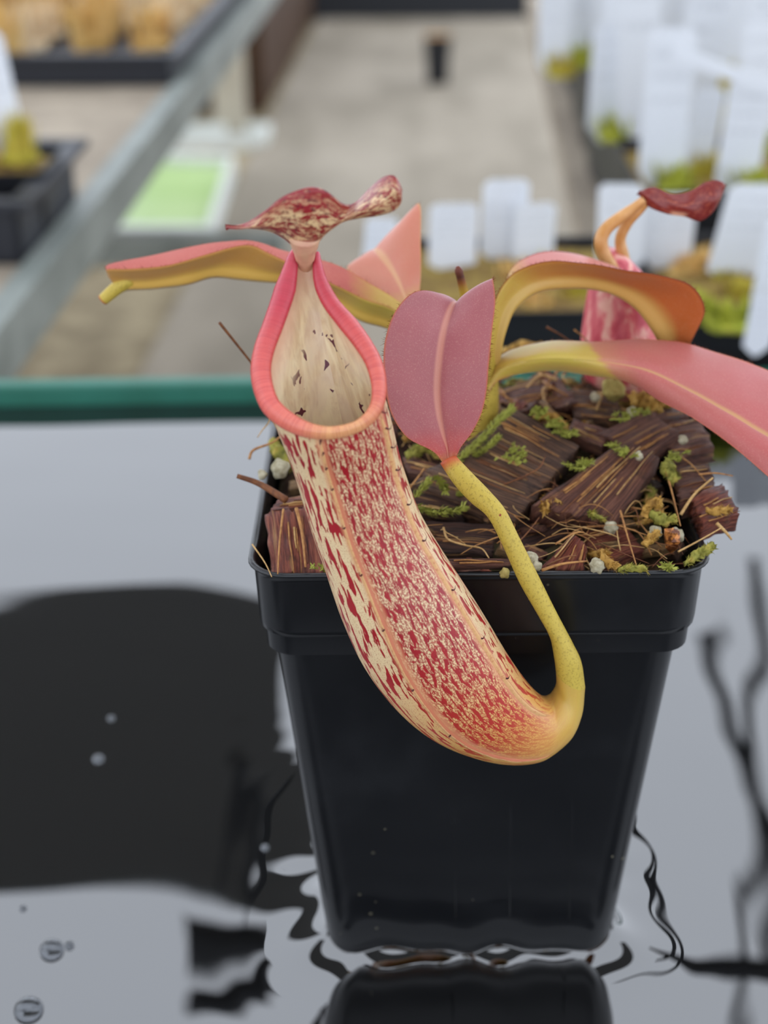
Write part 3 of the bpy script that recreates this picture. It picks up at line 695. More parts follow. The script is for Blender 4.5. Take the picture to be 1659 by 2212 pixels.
M_leafB = leaf_mat('leaf_pink', [(0, '#b59c3c'), (.2, '#bca648'), (.325, '#b59c42'), (.345, '#b07656'), (.42, '#ab5f55'), (.7, '#a95853'), (1, '#a65450')], '#bb9058', '#b8562f', .035, .25, '#bb4f55', mid_from=.335)
M_leafC = leaf_mat('leaf_rose', [(0, '#b59c3c'), (.22, '#bc9a46'), (.32, '#bb675b'), (1, '#bb5f54')], '#cf9a55', '#b0502f', .04, .2)
M_leafCu = leaf_mat('leaf_underside_orange', [(0, '#b8a042'), (.25, '#bd9c44'), (.36, '#b87e3a'), (.6, '#b65f2a'), (1, '#b05a2a')], '#c6a056', '#a85026', .2, .2, '#a5561f')
M_leafDu = leaf_mat('leaf_underside_ochre', [(0, '#b8a64a'), (.25, '#bba54a'), (.4, '#b8883e'), (1, '#b58340')], '#cba44c', '#a85026', .24, .15, '#b06a28')
M_leafE = leaf_mat('leaf_salmon', [(0, '#b9904f'), (.15, '#bf7860'), (1, '#c37a64')], '#cf9f74', '#c28a4a', .06, .2, '#c5685c')
M_hair = plain('leaf_hair', '#7a3d1c', .6, .3)

def leaf(name, st, mtop, mbot, nu=60, nv=22, th=.5, bulge=0.0, groove=.35, hair=0, label=None, rib=.5, upv=(0, 0, 1)):
    st = np.array([[at(*q) for q in s] for s in st])                     # K x 3 x 3
    L, M_, R = (crom(st[:, i], nu) for i in range(3))
    w = np.linspace(-1, 1, 2 * nv + 1); G = np.zeros((nu, len(w), 3))
    for j, t in enumerate(w):
        G[:, j] = M_ * (1 - abs(t)) + (L if t < 0 else R) * abs(t)
    du = np.gradient(G, axis=0); dv = np.gradient(G, axis=1); Nn = unit(np.cross(du, dv))
    if np.sum(Nn[:, nv] @ np.array(upv)) < 0: Nn = -Nn
    for it in range(3):                                                # soften normals across the fold
        Nn[:, 1:-1] = unit(Nn[:, :-2] + Nn[:, 1:-1] * 2 + Nn[:, 2:])
    ww = np.abs(w)[None, :, None]
    wid = (np.linalg.norm(L - M_, axis=1) + np.linalg.norm(R - M_, axis=1))[:, None, None] / 2
    G = G + Nn * (bulge * wid * 4 * ww * (1 - ww) - groove * np.exp(-(ww / .11) ** 2) * np.minimum(1, wid / 4))
    wob = np.array([[.25 * nz(p, .16) for p in r] for r in G])[..., None]; G = G + Nn * wob * np.minimum(1, wid / 4)
    thick = th * np.sqrt(np.clip(1 - ww ** 6, 0, 1)) + rib * np.exp(-(ww / .09) ** 2)
    Bt = G - Nn * thick
    nw = len(w); T_ = G.reshape(-1, 3); B_ = Bt.reshape(-1, 3); off = nu * nw; f, mi = [], []
    for i in range(nu - 1):
        for j in range(nw - 1):
            a = i * nw + j; q = (a, a + 1, a + nw + 1, a + nw)
            f.append(q); mi.append(0); f.append(tuple(off + t for t in q[::-1])); mi.append(1)
    for i in range(nu - 1):
        for a, c_ in ((i * nw, (i + 1) * nw), ((i + 1) * nw + nw - 1, i * nw + nw - 1)):
            f.append((a, c_, off + c_, off + a)); mi.append(0)
    for j in range(nw - 1):
        f.append((j + 1, j, off + j, off + j + 1)); mi.append(0)
        a = (nu - 1) * nw; f.append((a + j, a + j + 1, off + a + j + 1, off + a + j)); mi.append(0)
    uu = np.repeat(np.linspace(0, 1, nu), nw); vv = np.tile((w + 1) / 2, nu); uv = np.stack([uu, vv], 1)
    o = obj(name, np.concatenate([T_, B_]), f, [mtop, mbot], plant, uv=np.concatenate([uv, uv]), mi=mi, label=label)
    if hair:
        mb = MB()
        for i in range(hair):
            t = rnd.uniform(.03, .97) * (nu - 1); a = int(t); side = 0 if rnd.random() < .5 else -1
            p = G[a, side] * (1 - t + a) + G[min(a + 1, nu - 1), side] * (t - a)
            out = unit(G[a, side] - G[a, 2 if side == 0 else -3]); tg = unit(du[a, side])
            q = p + (out + tg * rnd.uniform(-.7, .7) + Nn[a, side] * rnd.uniform(-.3, .8)) * rnd.uniform(.3, .95)
            s1 = tg * .045; s2 = Nn[a, side] * .045
            mb.add([p - s1, p + s1 * .5 + s2, p + s1 * .5 - s2, q], [(0, 1, 3), (1, 2, 3), (2, 0, 3)])
        mb.build('leaf_hairs', M_hair, o, kind='stuff')
    return o
A_st = [[(1040, 840, 2), (1050, 845, 2), (1060, 840, 2)], [(1030, 790, -2), (1045, 800, 0), (1060, 780, 1)], [(1000, 700, -10), (1025, 730, -6), (1055, 700, -5)],
        [(960, 640, -17), (1002, 668, -12), (1060, 628, -13)], [(900, 629, -22), (985, 650, -17), (1064, 602, -18)], [(855, 670, -25), (970, 675, -20.5), (1070, 650, -21)],
        [(833, 730, -28), (957, 720, -24), (1063, 715, -24)], [(828, 790, -30), (948, 780, -27), (1056, 785, -27)], [(834, 850, -32), (944, 842, -29), (1051, 845, -29)],
        [(848, 900, -33), (948, 892, -30.5), (1040, 893, -31)], [(880, 945, -34), (957, 935, -32), (1019, 935, -33)], [(935, 975, -35), (966, 970, -34), (994, 968, -35)],
        [(957, 1000, -36), (969, 1001, -36), (983, 998, -36)]]
leafA = leaf('leaf', A_st[::-1], M_leafA, M_leafCu, 90, 26, .5, .05, .15, 420, 'dusky purple-red leaf folding down beside the pitcher', upv=(0, -1, .5))
B_st = [[(1052, 800, 4), (1050, 825, 2), (1052, 850, 0)], [(1100, 757, 4), (1088, 790, -1), (1085, 818, -1)], [(1175, 738, 3), (1175, 775, -5), (1180, 801, -2)],
        [(1230, 737, 2), (1250, 776, -6), (1290, 813, -4)], [(1288, 738, 1), (1322, 783, -6), (1362, 828, -7)], [(1390, 732, 2), (1400, 800, -9), (1425, 866, -11)],
        [(1480, 742, 1), (1490, 842, -13), (1500, 905, -16)], [(1570, 768, -2), (1580, 893, -18), (1585, 966, -22)], [(1660, 800, -5), (1665, 943, -23), (1660, 1030, -28)],
        [(1760, 850, -12), (1760, 1000, -29), (1740, 1100, -34)], [(1850, 930, -22), (1840, 1060, -34), (1810, 1140, -38)], [(1900, 1080, -34), (1890, 1110, -37), (1880, 1130, -39)]]
leaf('leaf', B_st, M_leafB, M_leafCu, 90, 22, .6, .06, .3, 420, 'long pink leaf with yellow stalk drooping past the pot side')
C_st = [[(1055, 790, 0), (1062, 800, 2), (1070, 790, 4)], [(1058, 720, 0), (1074, 722, 2), (1085, 690, 6)], [(1068, 650, 1), (1096, 664, 3), (1088, 640, 9)], [(1098, 600, 2), (1128, 632, 4), (1106, 578, 12)],
        [(1140, 575, 2), (1165, 614, 5), (1150, 549, 16)], [(1200, 563, 2), (1215, 607, 6), (1205, 543, 18)], [(1280, 571, 2), (1275, 607, 7), (1275, 556, 20)], [(1350, 582, 1), (1330, 620, 7), (1340, 580, 22)],
        [(1430, 594, 0), (1377, 648, 7), (1385, 615, 22)], [(1495, 620, 0), (1410, 685, 7), (1415, 660, 20)], [(1523, 668, 1), (1432, 724, 7), (1435, 705, 18)], [(1500, 725, 3), (1447, 762, 7), (1452, 750, 14)], [(1465, 790, 6), (1455, 800, 8), (1460, 795, 10)]]
leaf('leaf', C_st, M_leafC, M_leafCu, 90, 20, .5, .04, .1, 300, 'arched leaf showing its orange underside behind the pink leaf', rib=1.0)
D_st = [[(1035, 795, 1), (1040, 800, 4), (1045, 785, 7)], [(930, 725, 2), (935, 738, 5), (935, 705, 8)], [(850, 668, 3), (850, 700, 6), (850, 642, 10)], [(790, 646, 3), (790, 682, 6), (800, 612, 10)],
        [(740, 622, 3), (740, 655, 7), (740, 578, 11)], [(690, 598, 3), (695, 628, 7), (690, 560, 12)], [(640, 573, 3), (640, 602, 8), (620, 543, 13)], [(580, 545, 4), (560, 594, 8), (545, 520, 14)], [(530, 530, 4), (470, 584, 9), (480, 522, 15)],
        [(440, 550, 5), (400, 599, 9), (400, 535, 16)], [(340, 577, 6), (330, 609, 10), (310, 556, 16)], [(238, 580, 8), (275, 612, 11), (234, 572, 15)], [(232, 588, 10), (252, 618, 12), (232, 585, 13)]]
leaf('leaf', D_st, M_leafC, M_leafDu, 80, 18, .5, .04, .1, 160, 'narrow leaf reaching out behind the pitcher neck, pink above and ochre below', rib=.9)
v, f, uv = tube(crom([at(285, 602, 11), at(258, 618, 11), at(238, 634, 11), at(222, 648, 11)], 14), np.linspace(1.5, 1.15, 14), 10)
obj('tendril_stub', v, f, M_tend, plant, uv=uv, label='cut yellow tendril end of the narrow leaf')
E_st = [[(868, 660, 12), (880, 655, 13), (905, 645, 14)], [(812, 628, 18), (864, 615, 17), (909, 592, 19)], [(768, 595, 22), (846, 582, 21), (909, 520, 23)], [(750, 577, 25), (826, 556, 24), (907, 442, 27)], [(782, 553, 28), (812, 543, 27), (880, 462, 29)], [(803, 540, 29), (807, 538, 29), (820, 530, 29)]]
leaf('leaf', E_st, M_leafE, M_leafE, 50, 16, .5, .05, .1, 80, 'small salmon leaf with one half folded upright at the back', upv=(0, -1, .3))
# stem and growing tip
v, f, uv = tube(crom([(2, 4, 92), (2.5, 3.5, 104), (3, 3, 116), (2, 2, 126), (0, 0, 134)], 20), np.linspace(3.4, 1.9, 20), 12); obj('stem', v, f, M_tend, plant, uv=uv)
P = crom([at(1012, 690, -3), at(1003, 635, -3), at(996, 605, -3), at(988, 575, -3)], 16); k = NB('bud', .5, .3); k.color(k.ramp(k.sep(k.uv())[0], [(.4, '#a5862c'), (.62, '#7d4a1e'), (.75, '#4a2415'), (1, '#6b3524')])); M_bud = k.m
v, f, uv = tube(P, np.concatenate([np.linspace(1.0, .75, 13), [.8, .65, .3]]), 10); obj('growing_tip', v, f, M_bud, plant, uv=uv, label='brown tipped young shoot above the purple leaf')

# ---- the front pitcher: body rings from the mouth down to the tendril
NA = 96
TH = np.linspace(-math.pi / 2, 1.5 * math.pi, NA, endpoint=False)
def mouthY(py): return -64 + (935 - py) / 390 * 22.0
mouth = [(-90, 660, 530), (-80, 642, 536), (-73, 632, 556), (-64, 625, 586), (-50, 610, 640), (-33, 590, 698), (-16, 571, 750), (0, 563, 797), (17, 571, 845), (34, 592, 884), (55, 640, 918), (78, 690, 933), (102, 738, 931), (125, 783, 914),
         (147, 812, 880), (165, 819, 836), (180, 809, 786), (197, 785, 742), (213, 752, 698), (230, 720, 660), (243, 702, 630), (252, 691, 600), (258, 686, 568), (264, 684, 542)]
ml = np.array([[a, px, py, mouthY(py)] for a, px, py in mouth])
mp = np.array([at(*r[1:]) for r in ml])
def mouth_at(deg):                                                     # periodic interpolation by angle
    a = ((deg + 90) % 360) - 90
    A_ = np.concatenate([ml[-3:, 0] - 360, ml[:, 0], ml[:3, 0] + 360]); P_ = np.concatenate([mp[-3:], mp, mp[:3]])
    i = np.clip(np.searchsorted(A_, a) - 1, 1, len(A_) - 3); f_ = (a - A_[i]) / (A_[i + 1] - A_[i])
    p0, p1, p2, p3 = P_[i - 1], P_[i], P_[i + 1], P_[i + 2]
    return .5 * (2 * p1 + (p2 - p0) * f_ + (2 * p0 - 5 * p1 + 4 * p2 - p3) * f_ ** 2 + (3 * p1 - p0 - 3 * p2 + p3) * f_ ** 3)
mring = np.array([mouth_at(math.degrees(t)) for t in TH])
STN = [(625, 985, 862, 985, -54), (648, 1060, 884, 1050, -54), (672, 1140, 912, 1120, -54), (703, 1230, 956, 1195, -54), (738, 1330, 1008, 1275, -54), (783, 1425, 1058, 1355, -53.5), (845, 1507, 1100, 1425, -53),
       (920, 1570, 1135, 1475, -52), (1005, 1612, 1160, 1502, -51), (1085, 1633, 1178, 1514, -50), (1160, 1630, 1190, 1514, -49), (1222, 1595, 1198, 1502, -48.5), (1256, 1540, 1202, 1482, -48), (1264, 1482, 1201, 1452, -48)]
TEN = [(1264, 1482, 1201, 1452, -48), (1256, 1430, 1196, 1415, -48), (1237, 1388, 1187, 1375, -47.5), (1200, 1318, 1161, 1327, -47), (1163, 1243, 1121, 1257, -46), (1123, 1163, 1085, 1177, -44.5), (1091, 1100, 1054, 1118, -43), (1055, 1058, 1018, 1086, -41), (1018, 1020, 982, 1047, -38.5), (985, 985, 952, 1003, -36)]
def rings_from(st, n):
    Lw = crom([at(a, b_, y) for a, b_, c_, d_, y in st], n); Rw = crom([at(c_, d_, y) for a, b_, c_, d_, y in st], n)
    out = []
    ctr = (Lw + Rw) / 2; T = unit(np.gradient(ctr, axis=0))
    for i in range(n):
        N_ = (Lw[i] - Rw[i]) / 2; r = np.linalg.norm(N_); Bv = np.cross(unit(N_), T[i]); Bv = unit(Bv)
        if np.dot(Bv, CAM - ctr[i]) < 0: Bv = -Bv
        out.append([ctr[i] + N_ * math.cos(t) + Bv * r * .93 * math.sin(t) for t in TH])
    return np.array(out), ctr
body, ctr = rings_from(STN, 110)
first = body[0]; nb = 26; topr = []
for i in range(nb):
    t = i / nb; s_ = t
    bul = math.sin(math.pi * t)
    ring = mring * (1 - s_) + first * s_
    cc = ring.mean(0); o_ = unit((ring - cc) * [1, 1, 0])
    topr.append(ring + o_ * bul * .35)
R_all = np.concatenate([np.array(topr), body])
for it in range(40):
    lo_, hi_ = 2, nb + 12
    R_all[lo_:hi_] = .5 * R_all[lo_:hi_] + .25 * (R_all[lo_ - 1:hi_ - 1] + R_all[lo_ + 1:hi_ + 1])
# lengths for the pattern
seg = np.linalg.norm(np.diff(R_all[:, NA // 2 + 6], axis=0), axis=1); su = np.concatenate([[0], np.cumsum(seg)])
cl = np.concatenate([[0], np.cumsum(np.linalg.norm(np.diff(np.concatenate([R_all[:nb].mean(1), ctr]), axis=0), axis=1))])
su = cl
colu = np.repeat(su[:, None], NA, 1)
back = np.concatenate([np.zeros((1, NA)), np.cumsum(np.linalg.norm(np.diff(R_all[:nb + 1], axis=0), axis=2), axis=0)])
colu[:nb + 1] = su[nb] - (back[-1] - back)
v, f = loft(R_all, True); 
# seam duplicate column for clean UVs
R2 = np.concatenate([R_all, R_all[:, :1]], 1); v, f = loft(R2, False)
uv = np.stack([np.concatenate([colu, colu[:, :1]], 1).ravel() / 100, np.tile(np.linspace(0, 1, NA + 1), len(R2))], 1)
pitcher = obj('pitcher', v, f, M_skin, plant, uv=uv, label='cream pitcher streaked and speckled with dark red, hanging before the pot')
# inner wall
k = NB('pitcher_interior', .38, .5); u = k.sep(k.uv())
w1 = k.comb(k.math('MULTIPLY', u[0], 55.0), k.math('MULTIPLY', u[1], 90.0), 1.0); g1 = k.noise(w1, .35, 4, .6, .5)
w2 = k.comb(k.math('MULTIPLY', u[0], 100.0), k.math('MULTIPLY', u[1], 62.0), 4.0)
spot = k.math('MULTIPLY', k.step(k.noise(k.scale(k.oc(), (1, 1, .75)), 430, 2.0, .55, .5), .64, .653), k.step(u[0], .09, .14))
c = k.mix(k.step(g1, .35, .7), '#f6e8c4', '#dcc49c'); c = k.mix(k.math('MULTIPLY', k.step(k.noise(w2, .16, 2), .4, .7), .4), c, '#d8c0b0')
c = k.mix(k.step(u[0], .10, .0), c, '#dcaa8e'); k.color(k.mix(spot, c, '#5f1f35')); k.bump(g1, .1, .0003)
k.b.inputs['Subsurface Weight'].default_value = .2; k.b.inputs['Subsurface Radius'].default_value = (.002, .001, .0006); M_in = k.m
inn = []
for i in range(0, nb + 60, 2):
    ring = R_all[i]; cc = ring.mean(0); inn.append(ring + unit(cc - ring) * .55)
inn = np.array(inn); I2 = np.concatenate([inn, inn[:, :1]], 1); v, f = loft(I2[::-1], False)
inu = np.concatenate([np.zeros((1, NA)), np.cumsum(np.linalg.norm(np.diff(inn, axis=0), axis=2), axis=0)]); inu = np.concatenate([inu, inu[:, :1]], 1)[::-1]
uvi = np.stack([inu.ravel() / 100, np.tile(np.linspace(0, 1, NA + 1), len(I2))], 1)
obj('inner_wall', v, f, M_in, pitcher, uv=uvi, label='cream inner wall with purple spots')
# peristome: ribbed collar along the mouth
k = NB('peristome', .25, .55); u = k.sep(k.uv())
ripple = k.noise(k.comb(k.math('MULTIPLY', u[0], 420.0), k.math('MULTIPLY', u[1], 1.2), 0.0), 1.0, 2)
pc = k.ramp(u[0], [(0, '#b83a4c'), (.14, '#c23a4a'), (.24, '#cc5450'), (.36, '#d8645a'), (.45, '#d87862'), (.5, '#dfa06c'), (.56, '#dba06c'), (.64, '#d46a58'), (.78, '#cd544f'), (.88, '#c23e48'), (1, '#b03045')])
k.color(k.mix(k.math('MULTIPLY', k.step(ripple, .42, .66), .4), pc, '#a82c38'))
M_per = k.m
npk = 1160; pd = np.linspace(-83, 263, npk); PC = np.array([mouth_at(a) for a in pd])
sl = np.concatenate([[0], np.cumsum(np.linalg.norm(np.diff(PC, axis=0), axis=1))]); tot = sl[-1]
tq = np.linspace(0, tot, npk); PC = np.stack([np.interp(tq, sl, PC[:, i]) for i in range(3)], 1); frac = tq / tot
hw = np.interp(frac, [0, .03, .10, .22, .34, .42, .5, .56, .62, .7, .82, .92, .97, 1], [.4, .95, 1.75, 1.7, 1.5, 1.35, .95, .85, 1.0, 1.3, 1.6, 1.25, .8, .35])
T = unit(np.gradient(PC, axis=0)); pn = unit(np.cross(mp[11] - mp[0], mp[16] - mp[7])); 
if np.dot(pn, CAM - PC[0]) < 0: pn = -pn
cen = PC.mean(0); out = unit(np.cross(T, pn)); sg = np.sign(np.sum(out * (PC - cen), 1)); 
if sg.mean() < 0: out = -out
nc = 18; rings = []
rib = 1 + .05 * np.sin(tq / tot * 2 * math.pi * 280)
for i in range(npk):
    ring = []
    for a in np.linspace(0, 2 * math.pi, nc, endpoint=False):
        ca, sa = math.cos(a), math.sin(a)
        dpt = .95 * min(1, hw[i] / .9) * (1 if sa > 0 else .6)
        ring.append(PC[i] + (out[i] * ca * hw[i] + pn * (sa * dpt - .55 * max(0, ca) ** 2 * hw[i])) * rib[i])
    rings.append(ring)
v, f = loft(rings, True, True, True); uvp = np.stack([np.repeat(frac, nc), np.tile(np.linspace(0, 1, nc), npk)], 1)
obj('peristome', v, f, M_per, pitcher, uv=uvp, label='glossy ribbed coral-red collar round the pitcher mouth')
# wings (two fringed ridges) with spines
M_spine = plain('spine', '#4a1420', .5, .4)
k = NB('wing_ridge', .42, .4); u = k.sep(k.uv()); nn = k.noise(k.oc(), 1400, 3); k.color(k.mix(k.math('MAXIMUM', k.math('MULTIPLY', k.step(nn, .5, .7), .5), k.math('MULTIPLY', k.math('LESS_THAN', u[1], .3), .7)), '#cfa06c', '#b04a3c')); M_wing = k.m
def surf(i, deg):
    x = ((math.radians(deg) + math.pi / 2) / (2 * math.pi) % 1) * NA; j = int(x); fr = x - j
    p = R_all[i, j % NA] * (1 - fr) + R_all[i, (j + 1) % NA] * fr; return p
for deg0, deg1, i0, i1, nsp in ((78, 72, 3, nb + 84, 9), (150, 152, 2, nb + 80, 9)):
    idx = np.arange(i0, i1); P, Nn = [], []
    for q, i in enumerate(idx):
        dg = deg0 + (deg1 - deg0) * q / len(idx); p = surf(i, dg); n_ = unit(p - R_all[i].mean(0)); P.append(p + n_ * .05); Nn.append(n_)
    P, Nn = np.array(P), np.array(Nn); T = unit(np.gradient(P, axis=0)); Bn = np.cross(T, Nn); rg = []
    taper = np.minimum(1, np.minimum(np.arange(len(P)) / 8, (len(P) - 1 - np.arange(len(P))) / 12))
    for i in range(len(P)):
        hgt = (.38 + .16 * nz(P[i], .5)) * max(.05, taper[i]); wd_ = .42 * max(.1, taper[i])
        rg.append([P[i] - Bn[i] * wd_ * 1.5 - Nn[i] * .3, P[i] - Bn[i] * wd_ * .75 + Nn[i] * hgt * .55, P[i] + Nn[i] * hgt, P[i] + Bn[i] * wd_ * .75 + Nn[i] * hgt * .55, P[i] + Bn[i] * wd_ * 1.5 - Nn[i] * .3])
    v, f = loft(rg, False); uvw = np.stack([np.repeat(np.linspace(0, 1, len(P)), 5), np.tile(np.arange(5) / 5, len(P))], 1)
    wing = obj('wing', v, f, M_wing, pitcher, uv=uvw, label='raised fringed ridge down the pitcher')
    for s_ in range(nsp):
        i = int(len(P) * (.005 + .82 * (s_ / nsp) ** 1.15)); big_ = 2.3 if s_ == 0 else (1.5 - .8 * s_ / nsp)
        p = P[i] + Nn[i] * .5; q1 = p + Nn[i] * big_ * .5 - T[i] * big_ * .25; q2 = q1 + Nn[i] * big_ * .18 - T[i] * big_ * .6 + np.array([.2, 0, .1])
        vv, ff, uu = tube(crom([p - Nn[i] * .2, p + Nn[i] * .15, q1, q2], 9), np.linspace(.17, .025, 9), 6); obj('spine', vv, ff, M_spine, pitcher if False else wing, uv=uu)
# tendril joining the pitcher to the purple leaf
tr, tc = rings_from(TEN, 70)
TR2 = tr[:, ::4]; v, f = loft(TR2, True, False, True)
uvt = np.stack([np.repeat(np.linspace(0, 1, 70), TR2.shape[1]), np.tile(np.linspace(0, 1, TR2.shape[1]), 70)], 1)
tend = obj('tendril', v, f, M_tend, plant, uv=uvt, label='yellow downy tendril hooking from the purple leaf to the pitcher')
mb = MB()
for i in range(620):
    a, b_ = rnd.randrange(1, 69), rnd.randrange(TR2.shape[1]); p = TR2[a, b_]; n_ = unit(p - tc[a]); q = p + (n_ + nrs.normal(0, .3, 3)) * rnd.uniform(.12, .34); s_ = unit(np.cross(n_, [.3, .2, 1])) * .028
    mb.add([p - s_, p + s_, q], [(0, 1, 2)])
mb.build('tendril_down', M_hair, tend, kind='stuff')
# neck column and lid
def lid_mat(name, cream, red, thr=.5):
    k = NB(name, .35, .5); u = k.sep(k.uv())
    w1 = k.comb(k.math('MULTIPLY', u[0], 16.0), k.math('MULTIPLY', u[1], 10.0), 1.0)
    w2 = k.comb(k.math('MULTIPLY', u[0], 34.0), k.math('MULTIPLY', u[1], 30.0), 4.0)
    bl = k.step(k.noise(w1, 1.0, 3, .6, .6), thr, thr + .07); fi = k.math('MULTIPLY', k.step(k.noise(w2, 1.0, 3), .53, .6), .8)
    edge = k.math('MAXIMUM', k.step(u[1], .6, .97), k.math('MAXIMUM', k.step(u[0], .2, .0), k.math('MULTIPLY', k.step(u[0], .8, 1.0), .9)))
    m_ = k.math('MAXIMUM', k.math('MAXIMUM', bl, fi), edge); m_ = k.math('MULTIPLY', m_, k.math('MULTIPLY_ADD', k.step(k.noise(w2, .8, 2), .5, .7), -.45, 1.0))
    st_ = k.step(k.noise(k.comb(k.math('MULTIPLY', u[0], 46.0), k.math('MULTIPLY', u[1], 16.0), 9.0), 1.0, 3, .6, .4), .57, .61)
    c = k.mix(k.math('MULTIPLY', st_, .75), k.mix(m_, cream, red), '#571019')
    nk = k.math('MULTIPLY', k.step(k.math('ABSOLUTE', k.math('SUBTRACT', u[0], .375)), .09, .03), k.step(u[1], .3, .05)); k.color(k.mix(nk, c, '#d6aa88')); return k.m
M_lid = lid_mat('lid_blotched', '#d9b98a', '#8a1820', .465); M_lid2 = lid_mat('lid_dark', '#a5583f', '#74231f', .36)
def lid(name, Bs, Ts, m, parent, bul, label, th=.45, nu=80, nv=18, fold=None):
    Bc = crom([at(*p) for p in Bs], nu); Tc = crom([at(*p) for p in Ts], nu); G = np.zeros((nu, nv, 3))
    for j, t in enumerate(np.linspace(0, 1, nv)):
        G[:, j] = Bc * (1 - t) + Tc * t
    s_ = np.linspace(0, 1, nu)[:, None]; t = np.linspace(0, 1, nv)[None]
    G[..., 1] -= bul * np.sin(math.pi * t) * np.sin(math.pi * s_) ** .7 - .35 * np.sin(s_ * 22 + t * 5) * np.sin(math.pi * t)
    Nn = unit(np.cross(np.gradient(G, axis=0), np.gradient(G, axis=1)))
    if np.sum(Nn @ (CAM - G.mean((0, 1)))) < 0: Nn = -Nn
    Bk = G - Nn * th; nw = nv; off = nu * nw; f = []
    for i in range(nu - 1):
        for j in range(nw - 1):
            a = i * nw + j; q = (a, a + 1, a + nw + 1, a + nw); f += [q, tuple(off + x for x in q[::-1])]
        for a, c_ in ((i * nw, (i + 1) * nw), ((i + 1) * nw + nw - 1, i * nw + nw - 1)): f.append((a, c_, off + c_, off + a))
    for j in range(nw - 1):
        f.append((j + 1, j, off + j, off + j + 1)); a = (nu - 1) * nw; f.append((a + j, a + j + 1, off + a + j + 1, off + a + j))
    uv = np.stack([np.repeat(np.linspace(0, 1, nu), nw), np.tile(np.linspace(0, 1, nw), nu)], 1)
    return obj(name, np.concatenate([G.reshape(-1, 3), Bk.reshape(-1, 3)]), f, m, parent, uv=np.concatenate([uv, uv]), label=label)
lid('lid', [(487, 494, -46), (535, 494, -47), (580, 500, -47), (615, 518, -46), (645, 542, -45), (677, 538, -45), (702, 507, -46), (737, 482, -47), (777, 472, -48), (817, 466, -49), (848, 457, -50), (862, 446, -50), (868, 434, -50)],
    [(487, 489, -46), (530, 481, -48), (572, 455, -51), (612, 424, -53), (660, 407, -54), (702, 411, -53), (742, 440, -49), (768, 436, -46), (797, 407, -46), (826, 383, -49), (850, 379, -51), (863, 394, -51), (869, 412, -50)],
    M_lid, pitcher, 3.0, 'wavy lid blotched dark red over cream')
v, f, uv = tube(crom([at(661, 612, -36), at(660, 582, -39.5), at(659, 560, -42.5), at(658, 542, -44.5), at(658, 525, -46), at(658, 505, -47)], 20), np.interp(np.linspace(0, 1, 20), [0, .35, .6, .8, 1], [1.4, 1.5, 1.7, 2.2, 2.6]), 14)
obj('neck', v, f, plain('neck_cream', '#d6aa88', .4, .4, '#c98f78', 300), pitcher, uv=uv, label='pale neck carrying the lid')

# ---- the rear pitcher
k = NB('rear_pitcher_skin', .4, .45); n1 = k.noise(k.scale(k.oc(), (1, 1, .45)), 330, 3, .55, .6); k.color(k.ramp(n1, [(.36, '#b23345'), (.5, '#cf5f66'), (.62, '#e0a596')])); M_rear = k.m
rs = [(1302, 540, 1352, 552, 28), (1290, 575, 1378, 580, 28.5), (1274, 612, 1402, 612, 29), (1260, 690, 1424, 690, 29), (1254, 760, 1430, 760, 29), (1262, 815, 1420, 815, 29), (1290, 850, 1395, 850, 29), (1325, 868, 1360, 868, 29)]
rr_, rc_ = rings_from(rs, 50); rr_ = rr_[:, ::3]; v, f = loft(rr_, True, True, True); rear = obj('pitcher', v, f, M_rear, plant, label='small pink pitcher standing behind the arched leaf')
M_tan = plain('rear_neck_tan', '#d2a06a', .4, .4, '#b9803f', 200)
def ribbon(pts, r, sq=.5, n=26):
    return tube(crom([at(*p) for p in pts], n), np.asarray(np.interp(np.linspace(0, 1, n), np.linspace(0, 1, len(r)), r)), 10)
v, f, uv = ribbon([(1334, 590, 26), (1308, 556, 25), (1298, 522, 25), (1310, 494, 26), (1342, 468, 27), (1372, 446, 28), (1392, 430, 28)], [1.0, 1.4, 1.4, 1.3, 1.2, .9, .8]); obj('peristome', v, f, M_tan, rear, uv=uv, label='tan collar of the rear pitcher')
v, f, uv = ribbon([(1352, 590, 29), (1345, 550, 29), (1340, 515, 29), (1356, 480, 29), (1378, 455, 29), (1398, 432, 29)], [1.5, 1.3, 1.1, 1.1, 1.1, 1.0]); obj('neck', v, f, M_tan, rear, uv=uv)
lid('lid', [(1378, 418, 28), (1400, 446, 28), (1440, 462, 27), (1478, 468, 26), (1512, 478, 26), (1543, 455, 26), (1562, 418, 27), (1566, 406, 27)], [(1380, 414, 28), (1412, 404, 28), (1452, 418, 28), (1490, 412, 27), (1522, 394, 27), (1545, 389, 27), (1562, 394, 27), (1566, 402, 27)],
    M_lid2, rear, 1.5, 'dark red wavy lid of the rear pitcher')
v, f, uv = tube(crom([at(1455, 795, 8), at(1452, 840, 10), at(1430, 880, 16), at(1390, 885, 24), at(1345, 872, 29)], 24), np.linspace(1.3, 1.6, 24), 10); obj('tendril', v, f, M_tend, plant, uv=uv, label='tendril from the arched leaf to the rear pitcher')

